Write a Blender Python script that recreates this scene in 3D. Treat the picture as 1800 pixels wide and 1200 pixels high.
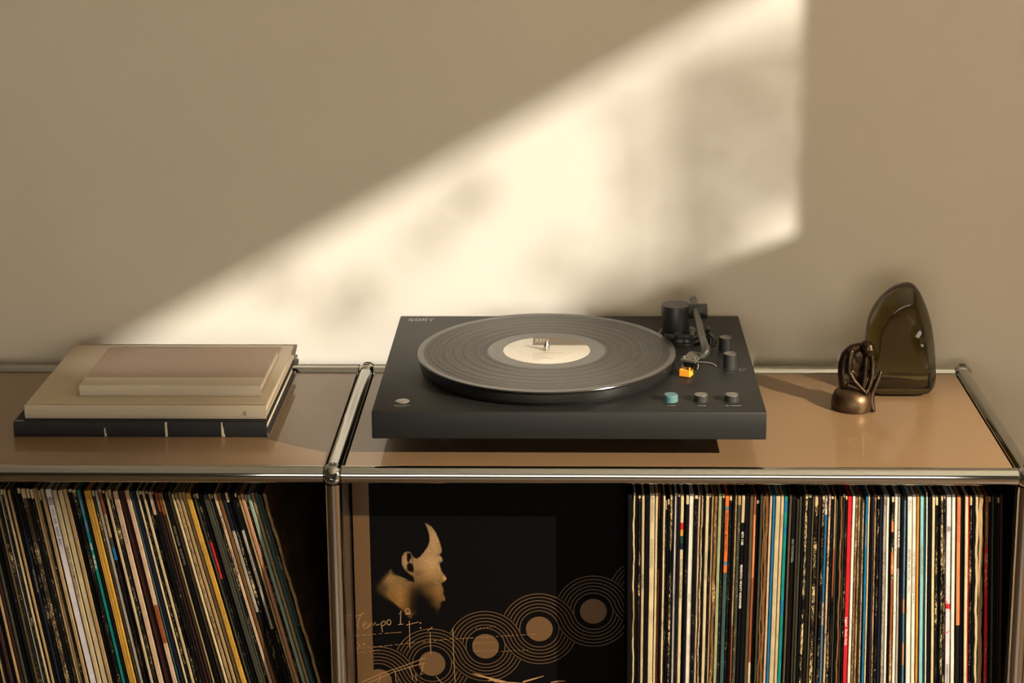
import bpy, bmesh, math, random
from mathutils import Vector, Matrix
R_ = random.Random(7)
for o in list(bpy.data.objects):
    bpy.data.objects.remove(o)
S = bpy.context.scene
COL = S.collection

# ------------------------------------------------------------------ camera
# origin: centre of the front middle connector ball, x to the right, y into the room's back wall, z up (metres)
CX, CY, CZ = 0.26182, -1.95189, 0.76357
PIT, YAW, ROL = 0.232324, -0.037401, -0.010190
FOC, SX, SY = 3354.90, -15.5987, -239.4393
_F = Vector((math.sin(YAW) * math.cos(PIT), math.cos(YAW) * math.cos(PIT), -math.sin(PIT)))
_R0 = Vector((math.cos(YAW), -math.sin(YAW), 0)); _U0 = _R0.cross(_F)
_R = math.cos(ROL) * _R0 + math.sin(ROL) * _U0
_U = -math.sin(ROL) * _R0 + math.cos(ROL) * _U0
cam_d = bpy.data.cameras.new('camera'); cam = bpy.data.objects.new('camera', cam_d); COL.objects.link(cam)
cam.matrix_world = Matrix(((_R.x, _U.x, -_F.x, CX), (_R.y, _U.y, -_F.y, CY), (_R.z, _U.z, -_F.z, CZ), (0, 0, 0, 1)))
cam_d.sensor_width = 36; cam_d.lens = FOC / 1800 * 36
cam_d.shift_x = -SX / 1800; cam_d.shift_y = SY / 1800
cam_d.clip_start = 0.05; cam_d.clip_end = 60
S.camera = cam

def at(px, py, axis, v):
    """the point of the plane (axis = v) seen at a pixel of the 1800x1200 photograph"""
    d = _F + _R * ((px - 900 - SX) / FOC) - _U * ((py - 600 - SY) / FOC)
    o = Vector((CX, CY, CZ)); t = (v - o[axis]) / d[axis]
    return o + d * t

# ------------------------------------------------------------------ light
w = bpy.data.worlds.new('world'); S.world = w; w.use_nodes = True
w.node_tree.nodes['Background'].inputs[0].default_value = (1.0, 0.95, 0.87, 1)
w.node_tree.nodes['Background'].inputs[1].default_value = 1.5
SUN = Vector((-0.06, 0.85, -0.25)).normalized()
sd = bpy.data.lights.new('sun', 'SUN'); sun = bpy.data.objects.new('sun', sd); COL.objects.link(sun)
sd.energy = 4.1; sd.color = (1.0, 0.985, 0.95); sd.angle = math.radians(0.36)
sun.rotation_euler = SUN.to_track_quat('-Z', 'Y').to_euler(); sun.location = (1.5, -8, 4)
# fill light added in front of the low window's blind (behind the camera)
fd = bpy.data.lights.new('front_fill_light', 'AREA'); fill = bpy.data.objects.new('front_fill_light', fd); COL.objects.link(fill)
fd.shape = 'RECTANGLE'; fd.size = 1.9; fd.size_y = 0.86; fd.energy = 31; fd.color = (1.0, 0.94, 0.82)
fill.location = (0.35, -3.17, 0.49); fill.rotation_euler = (math.radians(90), 0, 0)
# sky through the high front window
pd = bpy.data.lights.new('sky_window_portal', 'AREA'); port = bpy.data.objects.new('sky_window_portal', pd); COL.objects.link(port)
pd.shape = 'RECTANGLE'; pd.size, pd.size_y = 0.97, 0.55; pd.cycles.is_portal = True
port.location = (0.33, -3.31, 1.32); port.rotation_euler = (math.radians(90), 0, 0)
S.view_settings.view_transform = 'Standard'; S.view_settings.look = 'None'
S.view_settings.exposure = 0.0; S.view_settings.gamma = 1.0; S.view_settings.use_curve_mapping = False
S.cycles.use_denoising = True
S.cycles.caustics_reflective = False; S.cycles.caustics_refractive = False
S.cycles.max_bounces = 10; S.cycles.diffuse_bounces = 4; S.cycles.transmission_bounces = 8
S.cycles.sample_clamp_indirect = 6.0

# ------------------------------------------------------------------ materials
def lin(r, g, b):
    f = lambda c: (c / 255) / 12.92 if c <= 10 else ((c / 255 + 0.055) / 1.055) ** 2.4
    return (f(r), f(g), f(b), 1)

def mat(name, col, rough=0.5, metal=0.0, spec=0.5, coat=0.0, bump=None, var=None, **kw):
    m = bpy.data.materials.new(name); m.use_nodes = True
    nt = m.node_tree; b = nt.nodes['Principled BSDF']
    b.inputs['Base Color'].default_value = col if len(col) == 4 else (*col, 1)
    b.inputs['Roughness'].default_value = rough; b.inputs['Metallic'].default_value = metal
    b.inputs['Specular IOR Level'].default_value = spec
    if coat:
        b.inputs['Coat Weight'].default_value = coat; b.inputs['Coat Roughness'].default_value = kw.get('coat_rough', 0.05)
    tc = nt.nodes.new('ShaderNodeTexCoord')
    def noise(scale, detail=3.0, vec=(1, 1, 1)):
        mp = nt.nodes.new('ShaderNodeMapping'); mp.inputs['Scale'].default_value = vec
        nt.links.new(tc.outputs['Object'], mp.inputs['Vector'])
        n = nt.nodes.new('ShaderNodeTexNoise'); n.inputs['Scale'].default_value = scale; n.inputs['Detail'].default_value = detail
        nt.links.new(mp.outputs[0], n.inputs['Vector']); return n
    if var:      # (scale, amount[, vec]) value variation of the base colour
        n = noise(var[0], 4, var[2] if len(var) > 2 else (1, 1, 1))
        mr = nt.nodes.new('ShaderNodeMapRange'); mr.inputs['To Min'].default_value = 1 - var[1]; mr.inputs['To Max'].default_value = 1 + var[1]
        mr.inputs['From Min'].default_value = 0.3; mr.inputs['From Max'].default_value = 0.7
        nt.links.new(n.outputs['Fac'], mr.inputs['Value'])
        mx = nt.nodes.new('ShaderNodeVectorMath'); mx.operation = 'SCALE'
        mx.inputs[0].default_value = col[:3]; nt.links.new(mr.outputs[0], mx.inputs['Scale']); nt.links.new(mx.outputs[0], b.inputs['Base Color'])
    if bump:     # (scale, strength, distance[, vec])
        n = noise(bump[0], 4, bump[3] if len(bump) > 3 else (1, 1, 1))
        bp = nt.nodes.new('ShaderNodeBump'); bp.inputs['Strength'].default_value = bump[1]; bp.inputs['Distance'].default_value = bump[2]
        nt.links.new(n.outputs['Fac'], bp.inputs['Height']); nt.links.new(bp.outputs[0], b.inputs['Normal'])
    if 'ior' in kw: b.inputs['IOR'].default_value = kw['ior']
    if 'trans' in kw: b.inputs['Transmission Weight'].default_value = kw['trans']
    if 'aniso' in kw:
        b.inputs['Anisotropic'].default_value = kw['aniso']
        tg = nt.nodes.new('ShaderNodeTangent'); tg.direction_type = 'RADIAL'; tg.axis = 'Z'; nt.links.new(tg.outputs[0], b.inputs['Tangent'])
    return m

M = {}
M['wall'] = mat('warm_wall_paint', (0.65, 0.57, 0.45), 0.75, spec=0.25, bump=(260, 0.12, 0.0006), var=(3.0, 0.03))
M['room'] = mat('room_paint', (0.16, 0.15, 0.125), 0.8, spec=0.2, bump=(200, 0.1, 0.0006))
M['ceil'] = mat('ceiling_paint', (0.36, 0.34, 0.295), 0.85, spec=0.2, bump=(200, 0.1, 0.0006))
M['floor'] = mat('dark_wood_floor', (0.085, 0.05, 0.028), 0.35, bump=(60, 0.1, 0.001, (1, 8, 1)), var=(5, 0.35, (1, 8, 1)))
M['frame'] = mat('white_window_frame', (0.6, 0.55, 0.46), 0.4, bump=(90, 0.05, 0.0005))
M['blind'] = mat('linen_blind', (0.62, 0.54, 0.42), 0.9, spec=0.1, bump=(900, 0.3, 0.0005))
M['timber'] = mat('sun_mask_brown', (0.2, 0.14, 0.09), 0.7, bump=(40, 0.4, 0.002, (1, 1, 6)), var=(20, 0.3))
M['leaf'] = mat('leaf_green', (0.06, 0.12, 0.03), 0.55, var=(4, 0.4))
M['bark'] = mat('bark', (0.09, 0.06, 0.04), 0.9, bump=(60, 0.8, 0.005), var=(20, 0.3))
M['panel'] = mat('brown_coated_steel', (0.19, 0.114, 0.056), 0.42, spec=0.4, coat=0.55, coat_rough=0.04, bump=(900, 0.03, 0.0002), var=(9, 0.04))
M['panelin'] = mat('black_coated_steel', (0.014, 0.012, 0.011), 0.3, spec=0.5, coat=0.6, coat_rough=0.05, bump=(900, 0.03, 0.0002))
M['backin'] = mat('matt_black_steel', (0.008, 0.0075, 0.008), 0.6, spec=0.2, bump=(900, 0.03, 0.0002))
M['chrome'] = mat('polished_chrome', (0.46, 0.46, 0.43), 0.06, metal=1.0, bump=(30, 0.01, 0.0003))
M['hole'] = mat('socket_shade', (0.012, 0.011, 0.010), 0.4, bump=(200, 0.1, 0.0002))
M['plinth'] = mat('matt_black_plinth', (0.0105, 0.0105, 0.0103), 0.48, spec=0.28, bump=(2600, 0.10, 0.0002), var=(60, 0.05))
M['gloss'] = mat('gloss_black_plastic', (0.012, 0.0115, 0.011), 0.22, spec=0.5, bump=(900, 0.03, 0.0001))
M['satin'] = mat('satin_black_plastic', (0.022, 0.021, 0.019), 0.42, spec=0.5, bump=(1500, 0.08, 0.0001))
M['armtube'] = mat('dark_grey_tube', (0.05, 0.047, 0.04), 0.3, metal=0.3, spec=0.5, bump=(900, 0.05, 0.0001))
M['shell'] = mat('grey_headshell', (0.10, 0.093, 0.075), 0.4, metal=0.2, bump=(1200, 0.05, 0.0001))
M['steel'] = mat('bright_steel', (0.62, 0.6, 0.54), 0.22, metal=1.0, bump=(600, 0.05, 0.0001))
M['stylus'] = mat('orange_plastic', lin(236, 158, 48), 0.35, bump=(900, 0.05, 0.0001))
M['teal'] = mat('teal_button', lin(72, 106, 108), 0.5, bump=(1500, 0.05, 0.0001))
M['btncap'] = mat('grey_button_top', (0.11, 0.105, 0.085), 0.4, bump=(1500, 0.05, 0.0001))
M['bt'] = mat('silver_button', (0.30, 0.28, 0.24), 0.4, metal=0.6, bump=(1500, 0.05, 0.0001))
M['print'] = mat('silver_print', (0.42, 0.40, 0.35), 0.5, bump=(900, 0.02, 0.0001))
M['printdim'] = mat('grey_print', (0.20, 0.19, 0.17), 0.5, bump=(900, 0.02, 0.0001))
M['mat'] = mat('rubber_mat', (0.02, 0.019, 0.018), 0.6, bump=(500, 0.1, 0.0002))
M['vinyl'] = mat('vinyl_flat', (0.018, 0.0165, 0.015), 0.16, spec=0.75, ior=1.6, bump=(80, 0.01, 0.0001))
M['label'] = mat('record_label_paper', (0.70, 0.66, 0.59), 0.55, bump=(700, 0.06, 0.0001))
M['labelbrown'] = mat('label_brown_ink', (0.20, 0.155, 0.105), 0.5, bump=(700, 0.06, 0.0001))
M['labelink'] = mat('label_grey_ink', (0.33, 0.29, 0.24), 0.6, bump=(700, 0.06, 0.0001))
M['bronze'] = mat('dark_bronze', (0.042, 0.026, 0.0145), 0.32, metal=0.9, spec=0.5, bump=(220, 0.25, 0.0006), var=(90, 0.35))
M['bronzebase'] = mat('worn_bronze', (0.07, 0.042, 0.021), 0.38, metal=0.8, spec=0.5, bump=(160, 0.35, 0.0008), var=(60, 0.45))
M['glass'] = mat('smoky_glass', (0.80, 0.77, 0.70), 0.0, spec=0.5, trans=1.0, ior=1.5, bump=(14, 0.03, 0.001))
_nt = M['glass'].node_tree; _va = _nt.nodes.new('ShaderNodeVolumeAbsorption'); _va.inputs['Color'].default_value = (0.64, 0.585, 0.36, 1); _va.inputs["Density"].default_value = 92
_nt.links.new(_va.outputs[0], _nt.nodes['Material Output'].inputs['Volume'])
M['bookblack'] = mat('black_cloth_cover', (0.010, 0.0095, 0.011), 0.65, spec=0.3, bump=(1500, 0.2, 0.0002))
M['torn'] = mat('torn_paper_strip', (0.50, 0.42, 0.30), 0.8, bump=(600, 0.2, 0.0002), var=(200, 0.1))
M['cloth'] = mat('grey_beige_cloth', (0.47, 0.39, 0.285), 0.85, spec=0.2, bump=(1800, 0.45, 0.0003), var=(900, 0.08))
M['clothband'] = mat('pale_cloth_band', (0.50, 0.43, 0.325), 0.85, spec=0.2, bump=(1800, 0.4, 0.0003), var=(700, 0.06))
M['pinkpaper'] = mat('pinkish_brown_paper', (0.33, 0.24, 0.175), 0.75, spec=0.25, bump=(1200, 0.2, 0.0002), var=(500, 0.07))
M['pages'] = mat('page_edges', (0.70, 0.62, 0.48), 0.85, spec=0.15, bump=(900, 0.5, 0.0004, (0.3, 0.3, 8)), var=(500, 0.08, (0.1, 0.1, 6)))
M['ink'] = mat('black_ink', (0.015, 0.013, 0.012), 0.6, bump=(700, 0.05, 0.0001))
M['inkwhite'] = mat('white_ink', (0.66, 0.6, 0.5), 0.6, bump=(700, 0.05, 0.0001))
M['inkgrey'] = mat('grey_ink', (0.16, 0.14, 0.115), 0.6, bump=(700, 0.05, 0.0001))
M['inkred'] = mat('red_ink', (0.55, 0.03, 0.03), 0.6, bump=(700, 0.05, 0.0001))
M['coverblack'] = mat('album_black_print', (0.002, 0.0018, 0.0019), 0.5, spec=0.05, bump=(500, 0.04, 0.0001))
M['brownink'] = mat('album_bronze_ink', (0.085, 0.042, 0.0135), 0.45, bump=(700, 0.05, 0.0001))
M['lineink'] = mat('album_line_ink', (0.072, 0.036, 0.012), 0.45, bump=(700, 0.05, 0.0001))
M['tanink'] = mat('album_tan_ink', (0.30, 0.165, 0.07), 0.5, bump=(700, 0.05, 0.0001))

# grooved vinyl: fine anisotropic grooves, brightness bands by radius
m = M['groove'] = mat('vinyl_grooves', (0.03, 0.027, 0.023), 0.34, spec=0.45, ior=1.5, aniso=0.75)
nt = m.node_tree; b = nt.nodes['Principled BSDF']
tc = nt.nodes.new('ShaderNodeTexCoord'); sp = nt.nodes.new('ShaderNodeSeparateXYZ'); nt.links.new(tc.outputs['Object'], sp.inputs[0])
cx = nt.nodes.new('ShaderNodeCombineXYZ'); nt.links.new(sp.outputs[0], cx.inputs[0]); nt.links.new(sp.outputs[1], cx.inputs[1])
ln = nt.nodes.new('ShaderNodeVectorMath'); ln.operation = 'LENGTH'; nt.links.new(cx.outputs[0], ln.inputs[0])
n1 = nt.nodes.new('ShaderNodeTexNoise'); n1.noise_dimensions = '1D'; n1.inputs['Scale'].default_value = 900; n1.inputs['Detail'].default_value = 5
nt.links.new(ln.outputs['Value'], n1.inputs['W'])
mr = nt.nodes.new('ShaderNodeMapRange'); mr.inputs['From Min'].default_value = 0.3; mr.inputs['From Max'].default_value = 0.7
mr.inputs['To Min'].default_value = 0.75; mr.inputs['To Max'].default_value = 1.3; nt.links.new(n1.outputs['Fac'], mr.inputs['Value'])
vs = nt.nodes.new('ShaderNodeVectorMath'); vs.operation = 'SCALE'; vs.inputs[0].default_value = (0.018, 0.0165, 0.014)
nt.links.new(mr.outputs[0], vs.inputs['Scale']); nt.links.new(vs.outputs[0], b.inputs['Base Color'])
mr2 = nt.nodes.new('ShaderNodeMapRange'); mr2.inputs['From Min'].default_value = 0.3; mr2.inputs['From Max'].default_value = 0.7
mr2.inputs['To Min'].default_value = 0.22; mr2.inputs['To Max'].default_value = 0.36; nt.links.new(n1.outputs['Fac'], mr2.inputs['Value'])
nt.links.new(mr2.outputs[0], b.inputs['Roughness'])

# record sleeve spine: ink colour per face band, flaking by object colour (rgb = what shows below, a = amount)
def sleeve_mat():
    m = bpy.data.materials.new('sleeve_spine'); m.use_nodes = True; nt = m.node_tree; b = nt.nodes['Principled BSDF']
    b.inputs['Roughness'].default_value = 0.6; b.inputs['Specular IOR Level'].default_value = 0.1
    N = nt.nodes.new; L = nt.links.new
    ca = N('ShaderNodeAttribute'); ca.attribute_name = 'ink'
    oi = N('ShaderNodeObjectInfo'); tc = N('ShaderNodeTexCoord')
    rnd = N('ShaderNodeMath'); rnd.operation = 'MULTIPLY'; rnd.inputs[1].default_value = 37.0; L(oi.outputs['Random'], rnd.inputs[0])
    def noise(vec, scale, detail, rough=0.6):
        mp = N('ShaderNodeMapping'); mp.inputs['Scale'].default_value = vec; L(tc.outputs['Object'], mp.inputs['Vector']); L(rnd.outputs[0], mp.inputs['Location'])
        n = N('ShaderNodeTexNoise'); n.inputs['Scale'].default_value = scale; n.inputs['Detail'].default_value = detail; n.inputs['Roughness'].default_value = rough
        L(mp.outputs[0], n.inputs['Vector']); return n
    a = noise((1, 1, 0.25), 1150, 5, 0.72); c = noise((0.3, 0.3, 1), 24, 3)
    mul = N('ShaderNodeMath'); mul.operation = 'MULTIPLY_ADD'; mul.inputs[1].default_value = 0.55; L(c.outputs['Fac'], mul.inputs[0]); L(a.outputs['Fac'], mul.inputs[2])
    th = N('ShaderNodeMath'); th.operation = 'MULTIPLY_ADD'; th.inputs[1].default_value = -0.25; th.inputs[2].default_value = 1.065; L(oi.outputs['Alpha'], th.inputs[0])
    sb = N('ShaderNodeMath'); sb.operation = 'SUBTRACT'; L(mul.outputs[0], sb.inputs[0]); L(th.outputs[0], sb.inputs[1])
    gn = N('ShaderNodeMath'); gn.operation = 'MULTIPLY'; gn.inputs[1].default_value = 16; gn.use_clamp = True; L(sb.outputs[0], gn.inputs[0])
    t = noise((0.5, 0.5, 1), 60, 3)
    mr = N('ShaderNodeMapRange'); mr.inputs['From Min'].default_value = 0.3; mr.inputs['From Max'].default_value = 0.7; mr.inputs['To Min'].default_value = 0.82; mr.inputs['To Max'].default_value = 1.1
    L(t.outputs['Fac'], mr.inputs['Value'])
    sc = N('ShaderNodeVectorMath'); sc.operation = 'SCALE'; L(ca.outputs['Color'], sc.inputs[0]); L(mr.outputs[0], sc.inputs['Scale'])
    mx = N('ShaderNodeMix'); mx.data_type = 'RGBA'; L(gn.outputs[0], mx.inputs['Factor']); L(sc.outputs[0], mx.inputs['A']); L(oi.outputs['Color'], mx.inputs['B'])
    L(mx.outputs['Result'], b.inputs['Base Color'])
    bp = N('ShaderNodeBump'); bp.inputs['Strength'].default_value = 0.4; bp.inputs['Distance'].default_value = 0.0003; L(a.outputs['Fac'], bp.inputs['Height']); L(bp.outputs[0], b.inputs['Normal'])
    return m
M['sleeve'] = sleeve_mat()

# flat print with per-vertex ink
def ink_mat(name, rough):
    m = bpy.data.materials.new(name); m.use_nodes = True; nt = m.node_tree; b = nt.nodes['Principled BSDF']
    ca = nt.nodes.new('ShaderNodeAttribute'); ca.attribute_name = 'ink'; nt.links.new(ca.outputs['Color'], b.inputs['Base Color'])
    b.inputs['Roughness'].default_value = rough; b.inputs['Specular IOR Level'].default_value = 0.06; return m
M['photo'] = ink_mat('album_photo_print', 0.45)

# ------------------------------------------------------------------ builders
def tag(o, label=None, cat=None, group=None, kind=None):
    if label: o['label'] = label
    if cat: o['category'] = cat
    if group: o['group'] = group
    if kind: o['kind'] = kind
    return o

def thing(name, loc, label, cat, group=None):
    o = bpy.data.objects.new(name, None); COL.objects.link(o); o.location = loc; o.empty_display_size = 0.02
    return tag(o, label, cat, group)

def wloc(o):
    v = Vector((0, 0, 0))
    while o is not None:
        v += o.location; o = o.parent
    return v

def mk(name, vs, fs, mtl, parent=None, origin=None, smooth=False, kind=None):
    """one mesh object from world coordinates; parts are parented (parents are never rotated here)"""
    me = bpy.data.meshes.new(name)
    if parent is not None:
        base = wloc(parent); off = Vector((0, 0, 0)) if origin is None else Vector(origin) - base
    else:
        base = Vector((0, 0, 0)); off = Vector(origin) if origin is not None else Vector((0, 0, 0))
    sh = base + off
    me.from_pydata([(v[0] - sh.x, v[1] - sh.y, v[2] - sh.z) for v in vs], [], fs)
    me.materials.append(mtl)
    if smooth: me.shade_smooth()
    o = bpy.data.objects.new(name, me); COL.objects.link(o); o.location = off
    if parent is not None: o.parent = parent
    if kind: o['kind'] = kind
    return o

def bm_out(bm):
    bm.verts.ensure_lookup_table(); bm.verts.index_update()
    vs = [v.co.copy() for v in bm.verts]; fs = [[v.index for v in f.verts] for f in bm.faces]; bm.free(); return vs, fs

def box_geo(x0, x1, y0, y1, z0, z1, bev=0.0, seg=1):
    bm = bmesh.new(); bmesh.ops.create_cube(bm, size=1)
    for v in bm.verts:
        v.co = Vector(((x0 + x1) / 2 + v.co.x * (x1 - x0), (y0 + y1) / 2 + v.co.y * (y1 - y0), (z0 + z1) / 2 + v.co.z * (z1 - z0)))
    if bev: bmesh.ops.bevel(bm, geom=bm.edges[:], offset=bev, segments=seg, affect='EDGES', profile=0.5)
    bmesh.ops.recalc_face_normals(bm, faces=bm.faces[:])
    return bm_out(bm)

def box(name, x0, x1, y0, y1, z0, z1, mtl, parent=None, bev=0.0, seg=1, origin=None, kind=None):
    vs, fs = box_geo(x0, x1, y0, y1, z0, z1, bev, seg)
    if parent is None and origin is None: origin = ((x0 + x1) / 2, (y0 + y1) / 2, z0)
    return mk(name, vs, fs, mtl, parent, origin, kind=kind)

def join(*geos):
    V, Fc = [], []
    for vs, fs in geos:
        n = len(V); V += list(vs); Fc += [[i + n for i in f] for f in fs]
    return V, Fc

def lathe_geo(prof, seg, c, axis='z'):
    """prof: (r, h) from one end to the other, closed by caps when r > 0"""
    vs, fs = [], []
    for r, h in prof:
        for k in range(seg):
            a = 2 * math.pi * k / seg; p = (r * math.cos(a), r * math.sin(a), h)
            if axis == 'y': p = (p[0], p[2], -p[1])
            if axis == 'x': p = (p[2], p[1], -p[0])
            vs.append(Vector(p) + Vector(c))
    for i in range(len(prof) - 1):
        for k in range(seg):
            k2 = (k + 1) % seg
            fs.append([i * seg + k, i * seg + k2, (i + 1) * seg + k2, (i + 1) * seg + k])
    fs.append([k for k in reversed(range(seg))]); n = (len(prof) - 1) * seg; fs.append([n + k for k in range(seg)])
    return vs, fs

def lathe(name, prof, seg, c, mtl, parent=None, axis='z', smooth=False, origin=None):
    vs, fs = lathe_geo(prof, seg, c, axis)
    o = mk(name, vs, fs, mtl, parent, origin if origin is not None else c, smooth=smooth)
    if smooth: autosmooth(o)
    return o

def autosmooth(o, ang=35):
    me = o.data; me.shade_smooth()
    bm = bmesh.new(); bm.from_mesh(me)
    for e in bm.edges:
        e.smooth = not (len(e.link_faces) == 2 and e.calc_face_angle(0) > math.radians(ang))
    bm.to_mesh(me); bm.free()

def tube_geo(pts, rad, seg=12, caps=True):
    pts = [Vector(p) for p in pts]; rads = rad if isinstance(rad, (list, tuple)) else [rad] * len(pts)
    vs, fs = [], []; up = None
    for i, p in enumerate(pts):
        d = (pts[min(i + 1, len(pts) - 1)] - pts[max(i - 1, 0)]).normalized()
        if up is None: up = Vector((0, 0, 1)) if abs(d.z) < 0.9 else Vector((1, 0, 0))
        s = d.cross(up).normalized(); up = s.cross(d).normalized()
        for k in range(seg):
            a = 2 * math.pi * k / seg; vs.append(p + (s * math.cos(a) + up * math.sin(a)) * rads[i])
    for i in range(len(pts) - 1):
        for k in range(seg):
            k2 = (k + 1) % seg; fs.append([i * seg + k, (i + 1) * seg + k, (i + 1) * seg + k2, i * seg + k2])
    if caps:
        fs.append(list(range(seg))); n = (len(pts) - 1) * seg; fs.append([n + k for k in reversed(range(seg))])
    return vs, fs

def tube(name, pts, rad, mtl, parent=None, seg=12, origin=None):
    vs, fs = tube_geo(pts, rad, seg)
    o = mk(name, vs, fs, mtl, parent, origin if (origin is not None or parent is not None) else pts[0]); autosmooth(o, 50); return o

def text_geo(s, height, width=None, bold=0.0):
    """letters as flat polygons in the xy plane, cap height = height, starting at x = 0"""
    cu = bpy.data.curves.new('t', 'FONT'); cu.body = s; cu.fill_mode = 'FRONT'; cu.resolution_u = 2; cu.offset = bold
    ob = bpy.data.objects.new('t', cu); COL.objects.link(ob)
    dg = bpy.context.evaluated_depsgraph_get(); me = bpy.data.meshes.new_from_object(ob.evaluated_get(dg))
    vs = [v.co.copy() for v in me.vertices]; fs = [list(p.vertices) for p in me.polygons]
    bpy.data.objects.remove(ob); bpy.data.curves.remove(cu); bpy.data.meshes.remove(me)
    if not vs: return [], []
    x0 = min(v.x for v in vs); x1 = max(v.x for v in vs); k = height / 0.69
    kx = k if width is None else width / (x1 - x0)
    return [Vector(((v.x - x0) * kx, v.y * k, 0)) for v in vs], fs

def text_on(name, s, height, org, ux, uy, mtl, parent, width=None, bold=0.0, centre=False):
    vs, fs = text_geo(s, height, width, bold)
    ux = Vector(ux); uy = Vector(uy); org = Vector(org)
    if centre and vs:
        xm = max(v.x for v in vs) / 2; org = org - ux * xm
    return mk(name, [org + ux * v.x + uy * v.y for v in vs], fs, mtl, parent)

def ribbon(pts, wdt):
    """flat stroke in the xz plane (drawn at the y of its points)"""
    vs, fs = [], []
    for i, p in enumerate(pts):
        p = Vector(p); d = Vector(pts[min(i + 1, len(pts) - 1)]) - Vector(pts[max(i - 1, 0)]); n = Vector((-d.z, 0, d.x)).normalized() * wdt / 2
        vs += [p + n, p - n]
    for i in range(len(pts) - 1): fs.append([2 * i, 2 * i + 1, 2 * i + 3, 2 * i + 2])
    return vs, fs

# ------------------------------------------------------------------ the room
WB = 0.395          # face of the back wall
XR, XL, YF, ZC, ZF = 2.2, -2.0, -3.2, 1.76, -0.742
def struct(name, geo, mtl, smooth=False):
    return tag(mk(name, geo[0], geo[1], mtl), kind='structure')
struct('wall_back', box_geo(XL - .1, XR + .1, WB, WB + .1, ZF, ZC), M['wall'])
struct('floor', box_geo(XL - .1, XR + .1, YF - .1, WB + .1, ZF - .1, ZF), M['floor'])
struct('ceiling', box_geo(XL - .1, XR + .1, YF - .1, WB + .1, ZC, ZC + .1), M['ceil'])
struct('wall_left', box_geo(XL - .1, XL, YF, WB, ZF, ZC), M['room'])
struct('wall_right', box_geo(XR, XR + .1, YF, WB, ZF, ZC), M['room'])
# front wall (behind the camera): a high window that lets the sun in, a low one added round the fill light
kx, kz = .06 / .85, .25 / .85                   # sun drift per metre of depth
def back(x, z, y):                              # where the ray that meets the back wall at (x, z) crosses depth y
    return x + kx * (WB - y), z + kz * (WB - y)
ux0, uz0 = back(-.42, -.012, YF); ux1, _z = back(.544, 0, YF - .1); _x, uz1 = back(0, .56, YF)
lx0, lx1, lz0, lz1 = -.64, 1.34, .02, .96
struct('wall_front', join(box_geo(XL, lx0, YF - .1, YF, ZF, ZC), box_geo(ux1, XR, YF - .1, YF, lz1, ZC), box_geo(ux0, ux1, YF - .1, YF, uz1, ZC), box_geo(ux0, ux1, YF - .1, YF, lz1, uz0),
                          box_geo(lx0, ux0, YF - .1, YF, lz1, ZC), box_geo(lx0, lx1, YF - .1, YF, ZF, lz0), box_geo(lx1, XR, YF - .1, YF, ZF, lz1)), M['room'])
wn = tag(mk('window_1', *join(box_geo(ux0 - .04, ux0, YF - .01, YF + .012, uz0 - .04, uz1 + .04), box_geo(ux1, ux1 + .04, YF - .01, YF + .012, uz0 - .04, uz1 + .04),
                              box_geo(ux0, ux1, YF - .01, YF + .012, uz0 - .04, uz0), box_geo(ux0, ux1, YF - .01, YF + .012, uz1, uz1 + .04)), M['frame']), kind='structure')
w2 = tag(mk('window_2', *join(box_geo(lx0, lx0 + .04, YF - .06, YF + .01, lz0, lz1), box_geo(lx1 - .04, lx1, YF - .06, YF + .01, lz0, lz1),
                              box_geo(lx0 + .04, lx1 - .04, YF - .06, YF + .01, lz0, lz0 + .04), box_geo(lx0 + .04, lx1 - .04, YF - .06, YF + .01, lz1 - .04, lz1)), M['frame']), kind='structure')
box('fill_backing_blind', lx0 + .04, lx1 - .04, YF - .03, YF - .025, lz0 + .04, lz1 - .04, M['blind'], w2)  # unseen blind added to close the opening behind the fill light

# outside, unseen: plates added to cut the sunlight, tree leaves placed to dapple it
def sun_mask(name, pts, y, th, mtl, parent):
    V = [(*[back(x, z, y)[0]], y - th, back(x, z, y)[1]) for x, z in pts] + [(back(x, z, y)[0], y, back(x, z, y)[1]) for x, z in pts]
    n = len(pts); return mk(name, V, [list(range(n)), list(reversed(range(n, 2 * n)))] + [[i, n + i, n + (i + 1) % n, (i + 1) % n] for i in range(n)], mtl, parent)
UP = lambda x: .212 + .565 * x
gb = thing('sun_mask_upper', (1.0, -8.0, ZF), 'unseen plate added outside to cut the upper edge of the sunlight', 'light blocker')
sun_mask('upper_mask_plate', [(-1.2, UP(-1.2)), (1.1, UP(1.1)), (1.1, 1.6), (-1.2, 1.6)], -8.0, .04, M['timber'], gb)
sun_mask('upper_mask_post', [(-1.6, -3.2), (-1.25, -3.2), (-1.25, 1.6), (-1.6, 1.6)], -8.0, .3, M['timber'], gb)
gw_ = thing('sun_mask_lower', (1.2, -3.47, ZF), 'unseen sloping plate added outside the high window to cut the low sunlight', 'wall')
sun_mask('lower_mask_plate', [(.13, 0), (.544, .172), (.80, .288), (.80, -.6), (.13, -.6)], -3.45, .02, M['frame'], gw_)
xw0, xw1 = back(.13, 0, -3.45)[0], back(.80, 0, -3.45)[0]
box('lower_mask_body', xw0, xw1, -3.48, -3.44, ZF, back(0, -.55, -3.45)[1], M['frame'], gw_)
tr = thing('garden_tree', (2.9, -10.3, ZF), 'small leafy tree growing outside the high window', 'tree')
def leaf(c, n, s, V, Fc):
    n = n.normalized(); u = n.orthogonal().normalized(); a = R_.uniform(0, 6.28); u = (u * math.cos(a) + n.cross(u) * math.sin(a)); v = n.cross(u)
    i = len(V); V += [c - u * s, c - v * s * .38 + n * s * .1, c + u * s * 1.1, c + v * s * .38 + n * s * .1]; Fc.append([i, i + 1, i + 2, i + 3])
LV, LF = [], []
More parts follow.
